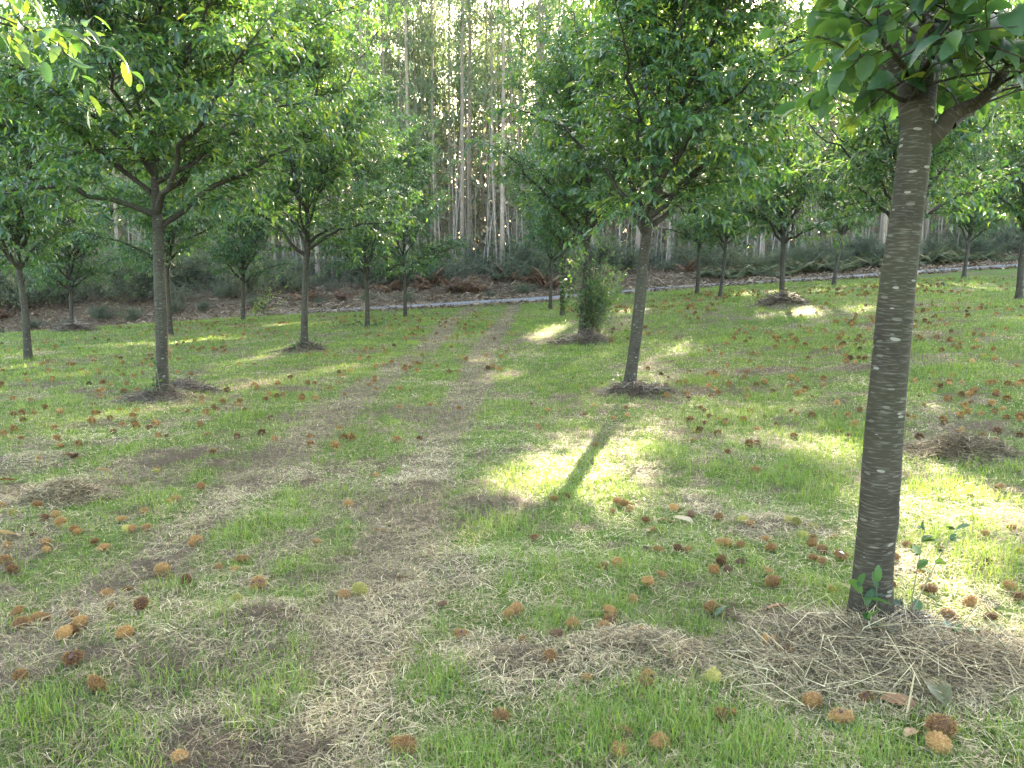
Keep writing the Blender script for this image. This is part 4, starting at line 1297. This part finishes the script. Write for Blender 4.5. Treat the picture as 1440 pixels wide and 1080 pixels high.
RUST = [(0, (.045, .020, .011)), (.35, (.25, .130, .046)), (.7, (.47, .28, .11)), (1, (.62, .43, .21))]
GOLD = [(0, (.08, .040, .016)), (.35, (.29, .155, .055)), (.7, (.50, .31, .12)), (1, (.62, .46, .23))]
DARK = [(0, (.035, .020, .013)), (.35, (.12, .065, .036)), (.7, (.25, .15, .085)), (1, (.36, .25, .15))]
LIME = [(0, (.10, .09, .025)), (.35, (.29, .25, .065)), (.7, (.50, .44, .15)), (1, (.62, .57, .30))]
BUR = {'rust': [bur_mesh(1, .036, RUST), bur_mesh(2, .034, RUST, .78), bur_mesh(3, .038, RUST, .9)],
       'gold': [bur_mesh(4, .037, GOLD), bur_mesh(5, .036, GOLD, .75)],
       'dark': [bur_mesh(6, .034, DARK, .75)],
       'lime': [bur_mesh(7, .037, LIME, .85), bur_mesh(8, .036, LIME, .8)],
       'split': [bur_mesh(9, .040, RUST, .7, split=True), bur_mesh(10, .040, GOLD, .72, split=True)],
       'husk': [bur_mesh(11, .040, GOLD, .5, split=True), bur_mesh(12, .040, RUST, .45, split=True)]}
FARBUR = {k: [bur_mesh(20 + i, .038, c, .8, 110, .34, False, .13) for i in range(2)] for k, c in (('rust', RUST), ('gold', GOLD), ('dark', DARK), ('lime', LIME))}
m_nut = tint_mat('chestnut_shell', [(0, (.030, .011, .007)), (1, (.075, .024, .012))], .4, 0, .4)
m_pith = tint_mat('white_pith', [(0, (.55, .50, .42)), (1, (.75, .72, .64))], .8)


def nut_mesh():
    g = Geo()
    nu, nv_ = 10, 8
    th = np.linspace(0, PI, nv_); ph = np.linspace(0, 2 * PI, nu, endpoint=False)
    T, Ph = np.meshgrid(th, ph, indexing='ij')
    V = np.stack([.017 * np.sin(T) * np.cos(Ph), .012 * np.sin(T) * np.sin(Ph), .016 * np.cos(T) + .004 * (T < .3)], -1).reshape(-1, 3)
    i = np.arange(nv_ - 1)[:, None] * nu + np.arange(nu)[None]; j = np.arange(nv_ - 1)[:, None] * nu + (np.arange(nu)[None] + 1) % nu
    g.add(V, np.stack([i, j, j + nu, i + nu], -1).reshape(-1, 4)[:, ::-1], tint=.5)
    return g


NUT = nut_mesh().mesh('nut', m_nut, True, False); PITH = nut_mesh().mesh('pith', m_pith, True, False)
GB = 'chestnut burs fallen on the grass'

# px, py, kind, size, own label (or None)
SPEC = [
    (568, 1064, 'gold', 1.15, 'large golden bur, front one of the joined pair at the bottom edge'), (559, 1056, 'gold', 1.0, 'golden bur tucked behind the large one of the joined pair at the bottom edge'),
    (705, 1013, 'gold', 1.0, 'golden-topped bur alone on the straw before the bottom edge'), (875, 1045, 'split', 1.05, 'split rusty bur, upper one of the pair in bright grass'),
    (872, 1060, 'gold', 1.0, 'golden bur, lower one of the pair in bright grass'), (927, 1050, 'rust', 1.2, 'big shaggy brown bur standing beside the pair in bright grass'),
    (912, 960, 'split', .95, 'reddish split bur peeping over a rounder bur by the bare dark spot'), (908, 974, 'rust', 1.1, 'round rusty bur in front of a split one by the bare dark spot'),
    (804, 885, 'gold', 1.15, 'tall egg-shaped golden bur standing upright on the straw'), (726, 860, 'rust', 1.05, 'upper bur of the three-lobed clump on grass right of the tracks'),
    (715, 866, 'rust', 1.0, 'lower left bur of the three-lobed clump on grass right of the tracks'), (736, 909, 'gold', .7, 'very small orange bur on grass below the three-lobed clump'),
    (782, 909, 'dark', .95, 'dark greyish-brown bur in a brown straw hollow'), (773, 942, 'rust', .95, 'dark rust bur half sunk in the straw below the egg-shaped one'),
    (826, 963, 'husk', .75, 'flattened bright orange bur scrap on straw'), (858, 867, 'gold', .95, 'topmost of three burs in a short column by the straw tussock'),
    (858, 884, 'rust', .95, 'middle of three burs in a short column by the straw tussock'), (849, 897, 'gold', .95, 'lowest of three burs in a short column by the straw tussock'),
    (900, 903, 'gold', 1.0, 'golden bur at the foot of a bright grass tuft'), (889, 842, 'rust', 1.0, 'lone rusty bur above the bright grass tuft'),
    (911, 824, 'gold', 1.0, 'yellowish wide bur with a dry leaf standing behind it'), (847, 795, 'rust', 1.05, 'left of two matching round burs side by side on green grass'),
    (869, 795, 'rust', 1.05, 'right of two matching round burs side by side on green grass'), (930, 808, 'rust', .95, 'lone reddish bur right of the two matching ones'),
    (751, 756, 'rust', .9, 'bur at the lower end of the trunk-shaped shadow'), (837, 628, 'gold', 1.05, 'golden bur just beyond the upper end of the trunk-shaped shadow'),
    (649, 893, 'husk', 1.1, 'flattened yellow open husk in the grass right of the tracks'), (506, 844, 'lime', 1.05, 'yellow bur beside a brown one on the right wheel track'),
    (484, 847, 'rust', .95, 'brown bur beside a yellow one on the right wheel track'), (333, 852, 'lime', 1.1, 'bright yellow-green bur above a vivid grass tuft'),
    (363, 830, 'split', 1.15, 'orange bur split open over dark nuts between the tracks'), (622, 856, 'dark', .75, 'small flattened brown bur on the right wheel track'),
    (199, 859, 'rust', 1.2, 'wide brown bur above a bright green tuft left of the tracks'), (177, 901, 'gold', 1.15, 'plump golden bur standing alone left of the tracks'),
    (138, 975, 'gold', 1.15, 'plump tan bur low at the left, alone on dull grass'), (31, 969, 'gold', .95, 'small tan bur close to the left edge low in the grass'),
    (104, 944, 'split', 1.05, 'dark red opened bur with pale rim at the lower left'), (92, 903, 'gold', 1.1, 'front bur of a slanting orange pair at the lower left'),
    (101, 892, 'rust', 1.05, 'rear bur of a slanting orange pair at the lower left'), (253, 1071, 'gold', .95, 'tan bur cut by the bottom edge at the lower left'),
    (1322, 1037, 'rust', 1.25, 'large brown bur below the curled leaf at the hay heap'), (1319, 1055, 'gold', 1.15, 'golden bur in front of the large brown one at the hay heap'),
    (1217, 999, 'husk', .95, 'twisted torn bur husk beside the hay heap'), (1182, 1019, 'husk', 1.2, 'frayed opened bur husk left of the tan stalk'),
    (1142, 992, 'rust', 1.0, 'orange bur nestled in thin grass left of the torn husk'), (1012, 1012, 'gold', 1.05, 'left bur of the low pair in lush grass'),
    (1025, 1007, 'split', .95, 'right torn bur of the low pair in lush grass'), (1002, 966, 'lime', 1.1, 'pale green round bur with a dark stub on top'),
    (1081, 909, 'split', 1.05, 'gaping brown bur left of the hay fan at the near trunk'), (1105, 929, 'husk', 1.0, 'crumpled dark husk left of the hay heap'),
    (1136, 871, 'husk', 1.2, 'wide flattened bur between two green leaves left of the near trunk'), (999, 861, 'rust', 1.0, 'red and green bur beside a dark gap in the grass'),
    (1182, 790, 'husk', 1.25, 'gaping husk with white inside against the near trunk'), (1129, 758, 'lime', 1.2, 'bright yellow bur in the crowd left of the near trunk'),
    (1142, 747, 'lime', .95, 'pale whitish-green bur at the back of the crowd left of the near trunk'), (1044, 741, 'lime', 1.0, 'olive green bur beside a small rusty one'),
    (1056, 745, 'rust', .9, 'small rusty bur beside the olive green one'), (1086, 823, 'rust', 1.1, 'long brown bur lying below a smaller one left of the near trunk'),
    (1306, 834, 'gold', 1.2, 'sunlit golden bur with dark centre right of the near trunk'), (1384, 909, 'gold', 1.2, 'orange bur behind the blue-green bramble leaves'),
    (1391, 880, 'gold', 1.05, 'orange bur above the bramble leaves in sunlit grass'), (1334, 874, 'rust', 1.05, 'brown bur between the near trunk and the bramble leaves'),
]
PLAIN = {
    'rust-brown chestnut bur in the crowded scatter left of the near flecked trunk': [(1109, 742), (1119, 745), (1143, 761), (1141, 770), (1156, 779), (1172, 761), (1143, 792), (1155, 796), (1015, 791), (1013, 798), (1023, 806), (1004, 807), (1041, 795), (1076, 766), (1084, 774), (1041, 774), (1012, 772), (1022, 772), (1081, 808), (1171, 832), (972, 728), (1009, 734), (968, 776), (1062, 664), (1104, 658)],
    'brown chestnut bur in the loose group near the dry leaves right of the trunk-shaped shadow': [(909, 778), (925, 778), (953, 777), (861, 724), (869, 712), (877, 714), (885, 723), (952, 719), (908, 737), (779, 705), (797, 705), (947, 721)],
    'rusty chestnut bur in the sunlit grass right of the near flecked trunk': [(1253, 832), (1276, 770), (1321, 780), (1299, 810), (1253, 795), (1388, 792), (1385, 758), (1422, 751), (1435, 780), (1420, 828), (1431, 844), (1363, 853), (1297, 630), (1365, 700), (1405, 690)],
    'brown chestnut bur in the scatter along the left edge beside the pale hay heap': [(110, 752), (104, 748), (133, 761), (145, 768), (179, 748), (186, 746), (206, 744), (204, 726), (171, 733), (240, 710), (246, 706), (20, 727), (53, 717), (63, 734), (79, 732), (86, 739), (48, 754), (65, 766), (65, 775), (12, 768), (7, 789), (14, 799), (17, 803), (3, 716), (283, 688)],
    'chestnut bur strewn on the straw of the left wheel track': [(228, 799), (223, 813), (241, 813), (263, 819), (308, 799), (331, 804), (339, 788), (179, 828), (151, 840), (271, 767), (277, 763), (446, 766)],
    'chestnut bur in the broken cluster at the lower left edge': [(156, 868), (104, 875), (115, 881), (24, 866), (29, 881), (41, 879), (53, 870), (62, 872)],
    'small chestnut bur on the grass strip between the two wheel tracks': [(529, 671), (490, 713), (605, 568), (612, 568), (562, 573), (577, 550), (503, 535), (485, 555)],
    'chestnut bur on the shaded grass around the leaning chestnut': [(760, 604), (756, 598), (762, 588), (747, 568), (759, 546), (817, 542), (815, 546), (863, 588), (937, 590), (882, 585), (880, 578), (940, 533), (930, 540), (822, 582), (835, 575), (845, 540), (770, 580), (806, 530)],
    'small chestnut bur in the dotted scatter across the open right meadow': [(990, 578), (985, 574), (992, 595), (1015, 590), (1038, 586), (1023, 536), (1075, 587), (1064, 607), (1120, 585), (1103, 583), (1177, 608), (1150, 623), (1193, 615), (1217, 618), (1173, 583), (1113, 577), (1023, 640), (973, 622), (977, 608), (1293, 556), (1315, 540), (1372, 547), (1352, 538), (1430, 517), (1365, 567), (1193, 477), (1010, 588), (1020, 594), (1195, 612), (1180, 606), (1142, 560), (1050, 548), (1088, 550), (1300, 570), (1335, 541), (1400, 556), (1410, 575), (1424, 546), (968, 560)],
    'chestnut bur lying on the left meadow beyond the pale hay heap': [(222, 660), (219, 664), (30, 620), (105, 648), (125, 595), (138, 582), (160, 610), (210, 605), (235, 617), (292, 616), (330, 566), (345, 580), (380, 590), (60, 600), (85, 630), (300, 640), (55, 655), (190, 598)],
}


def put_bur(px, py, kind, size, label, rng):
    p = hit(px, py + 6 * size * 3.5 / max(3.5, 1088 * 1.63 / max(60, py - 397)))
    s = size * rng.uniform(.92, 1.08)
    far = p[1] > 6.5 and kind in FARBUR
    me = (FARBUR if far else BUR)[kind]
    me = me[int(rng.integers(0, len(me)))]
    z = float(gz(p[0], p[1])) + rng.uniform(.020, .036) * s
    o = obj('chestnut_bur', me, None, (p[0], p[1], z))
    o.rotation_euler = (rng.normal(0, .3), rng.normal(0, .3), rng.random() * 6.28)
    o.scale = (s * rng.uniform(.9, 1.12), s * rng.uniform(.85, 1.12), s * rng.uniform(.68, 1.08))
    tag(o, label, 'chestnut bur', GB)
    if kind in ('split', 'husk') and not far:
        for dx in ((-.012, .014) if kind == 'split' else (.002,)):
            n_ = obj('nut' if 'white' not in (label or '') else 'pith', NUT if 'white' not in (label or '') else PITH, o)
            n_.location = (dx, 0, .004 if kind == 'split' else .0); n_.rotation_euler = (rng.normal(0, .3), rng.normal(0, .4), rng.random() * 3)
    return o


def build_burs():
    rng = np.random.default_rng(500)
    cnt = 0
    for px, py, k, s, lab in SPEC:
        put_bur(px, py, k, s, lab, rng); cnt += 1
    for lab, pts in PLAIN.items():
        for px, py in pts:
            k = str(rng.choice(['rust', 'gold', 'dark', 'lime'], p=[.54, .36, .05, .05]))
            put_bur(px, py, k, rng.uniform(.68, 1.14), lab, rng); cnt += 1
    # the far ones, too many and too small to count: one object
    g = Geo()
    rng = np.random.default_rng(501)
    src = []
    for s_ in range(3):
        d = unit(np.random.default_rng(s_).normal(0, 1, (70, 3)))
        src.append(d)
    n = 3600
    X = np.where(rng.random(n) < .72, rng.uniform(2, 22, n), rng.uniform(-16, 0, n)); Y = 7.5 + 28.5 * rng.random(n) ** 1.3
    nz = fbm(X * .35, Y * .25, 90); kp = rng.random(n) < sstep(.38, .66, nz) * .9 + .10
    X, Y = X[kp], Y[kp]; Z = gz(X, Y)
    for x, y, z in zip(X, Y, Z):
        d = src[int(rng.integers(0, 3))]
        s = rng.uniform(.030, .044) * (1 + .014 * y)
        dd = unit(d + rng.normal(0, .3, d.shape)); sv = unit(np.cross(dd, rng.normal(0, 1, d.shape))) * s * .34
        c = np.array([x, y, z + s * .7])
        V = np.stack([c + d * s * .55 - sv, c + d * s * .55 + sv, c + dd * s * 1.15], 1)
        g.add(V.reshape(-1, 3), None, (np.arange(len(d)) * 3)[:, None] + np.array([[0, 1, 2]]), tint=np.clip(rng.normal(.33, .13) + rng.normal(0, .09, len(d) * 3), 0, 1))
    m = tint_mat('far_bur_spines', RUST, .8)
    tag(obj('chestnut_burs', g.mesh('chestnut_burs', m, True, False)), 'countless small brown chestnut burs dotting the far meadow', 'chestnut burs', kind='stuff')
    return cnt


NB = build_burs()


# ------------------------------------------------------------------ single fallen leaves and stalks
def fallen(px, py, L, rz, tint, label, curl=.5, mat='dry_leaf', tilt=.2, w=.4):
    p = hit(px, py); p = gpt(p[0], p[1], .03)
    rng = np.random.default_rng(int(px * 7 + py))
    V, Q, uv, kk = leaves(np.array([[-L * .5, 0, 0]]), np.array([[1.0, 0, tilt]]), np.array([[0, .25, 1.0]]), np.array([L]), np.array([w]), 'hi', .5, curl)
    V = V + rng.normal(0, .0025, V.shape)
    o = obj('fallen_leaf', make_mesh('fallen_leaf', V, Q, M[mat], uv, {'tint': np.clip(np.full(len(V), tint), 0, 1)}), None, p)
    o.rotation_euler = (rng.normal(0, .15), rng.normal(0, .15), rz)
    tag(o, label, 'leaf', 'fallen leaves on the grass')


for a in ((1308, 1000, .17, 1.7, .15, 'large curled olive leaf standing in the hay heap above two burs', .6, 'olive_leaf', .9, .5),
          (938, 737, .16, .2, .9, 'pale curled dry leaf lying with its tip raised beside the burs', .7), (915, 752, .14, 1.2, .75, 'crumpled tan leaf over a shadowed hollow by the loose bur group', .9),
          (961, 740, .15, 2.8, .95, 'whitish flat leaf at the far side of the loose bur group', .2), (1092, 868, .13, .1, .25, 'rust-red flat leaf left of the wide flattened bur', .2),
          (1260, 1010, .13, 2.7, .2, 'rust leaf lying under the tan stalk', .3), (1285, 1045, .12, .6, .6, 'tan leaf below the tan stalk', .3),
          (568, 822, .10, .4, .6, 'small tan leaf on the straw of the right wheel track', .5), (536, 757, .10, .1, .7, 'light tan leaf beyond the small one on the right wheel track', .3),
          (103, 650, .17, .3, .1, 'long orange-red leaf on grass above the pale hay heap', .3), (12, 684, .14, .5, .1, 'orange-red leaf at the far left edge beyond the pale hay heap', .3),
          (150, 665, .16, .7, .85, 'pale dry leaf standing up behind the pale hay heap', .6), (733, 676, .10, .6, .25, 'orange leaf in the sunny patch above the trunk-shaped shadow', .5),
          (795, 692, .10, .9, 1.0, 'whitish leaf scrap beside the trunk-shaped shadow', .3), (10, 762, .2, .0, .9, 'pale flat leaf among the burs at the left edge', .2),
          (1113, 872, .07, 1.0, .9, 'tiny fresh green leaf on the straw left of the near trunk', .2, 'pale_leaf', .3, .8), (1017, 872, .12, .8, .3, 'blue-green leaf blade beside the red and green bur', .4, 'bramble_leaf', .4, .4),
          (885, 716, .09, .2, .2, 'orange leaf behind the loose bur group', .4)):
    fallen(*a)


def stalk(pts, r, label, tint):
    P = np.array([pts], float)
    base = P[0, 0].copy()
    g = Geo()
    t = np.linspace(0, 1, 12); u = np.linspace(0, 1, len(pts))
    P = np.stack([np.interp(t, u, P[0, :, j]) for j in range(3)], -1)[None]
    V, Q, U = tubes(P - base, np.linspace(r, r * .5, 12)[None], 6); g.add(V, Q, tint=tint)
    tag(obj('dry_stalk', g.mesh('dry_stalk', M['straw'], True, False), None, base), label, 'stalk')


a = hit(1252, 1058); a = gpt(a[0], a[1], .01)
stalk([a, a + (at(1268, 1040, 2.62) - a) * 1.0, at(1276, 1000, 2.66), at(1286, 948, 2.72)], .006, 'thick tan stalk curving up out of the hay heap', .55)

# ------------------------------------------------------------------ thin autumn haze
def build_haze(density):
    m = bpy.data.materials.new('haze_air'); m.use_nodes = True
    n_, l_ = m.node_tree.nodes, m.node_tree.links
    n_.clear()
    v = n_.new('ShaderNodeVolumePrincipled'); v.inputs['Color'].default_value = (.93, .96, 1, 1); v.inputs['Density'].default_value = density; v.inputs['Anisotropy'].default_value = 0.3
    o_ = n_.new('ShaderNodeOutputMaterial'); l_.new(v.outputs[0], o_.inputs['Volume'])
    x0, x1, y0, y1, z0, z1 = -480, 480, -90, 720, -12, 45
    V = np.array([(x, y, z) for z in (z0, z1) for y in (y0, y1) for x in (x0, x1)], float)
    Q = [(0, 2, 3, 1), (4, 5, 7, 6), (0, 1, 5, 4), (2, 6, 7, 3), (0, 4, 6, 2), (1, 3, 7, 5)]
    tag(obj('haze', make_mesh('haze', V, np.array(Q), m, None, None, False)), 'thin pale haze between the trees', kind='stuff')


build_haze(0.00012)

# ------------------------------------------------------------------ light, sky, camera
w = bpy.data.worlds.new('World'); SC.world = w; w.use_nodes = True
nt = w.node_tree; nt.nodes.clear()
sky = nt.nodes.new('ShaderNodeTexSky'); sky.sky_type = 'NISHITA'; sky.sun_disc = False
sky.sun_elevation = EL; sky.sun_rotation = AZ
sky.air_density = 1.0; sky.dust_density = 2.0; sky.ozone_density = 1.0
bg = nt.nodes.new('ShaderNodeBackground'); bg.inputs[1].default_value = 0.11
ou = nt.nodes.new('ShaderNodeOutputWorld')
nt.links.new(sky.outputs[0], bg.inputs[0]); nt.links.new(bg.outputs[0], ou.inputs[0])

sl = bpy.data.lights.new('sun', 'SUN'); sl.energy = 4.4; sl.angle = math.radians(0.53); sl.color = (1.0, .93, .80)
so = bpy.data.objects.new('sun', sl); COL.objects.link(so)
from mathutils import Vector
so.rotation_euler = Vector(tuple(SUN)).to_track_quat('Z', 'Y').to_euler()
so.location = (20, 60, 40)

cam = bpy.data.cameras.new('camera'); cam.sensor_width = 36; cam.lens = F / 1440 * 36; cam.clip_end = 3000; cam.clip_start = 0.05
co = bpy.data.objects.new('camera', cam); COL.objects.link(co)
co.location = tuple(CAM); co.rotation_euler = (PI / 2 - PITCH, 0, 0)
SC.camera = co

SC.view_settings.view_transform = 'Standard'; SC.view_settings.look = 'None'; SC.view_settings.gamma = 1
SC.view_settings.exposure = 4.28
SC.view_settings.use_white_balance = True
SC.view_settings.white_balance_temperature = 7800
cy = SC.cycles
cy.max_bounces = 6; cy.diffuse_bounces = 4; cy.glossy_bounces = 2; cy.transmission_bounces = 4; cy.transparent_max_bounces = 4
cy.caustics_reflective = False; cy.caustics_refractive = False
cy.use_denoising = True
cy.sample_clamp_indirect = 6.0
print('BURS', NB, 'FOREST', NF)
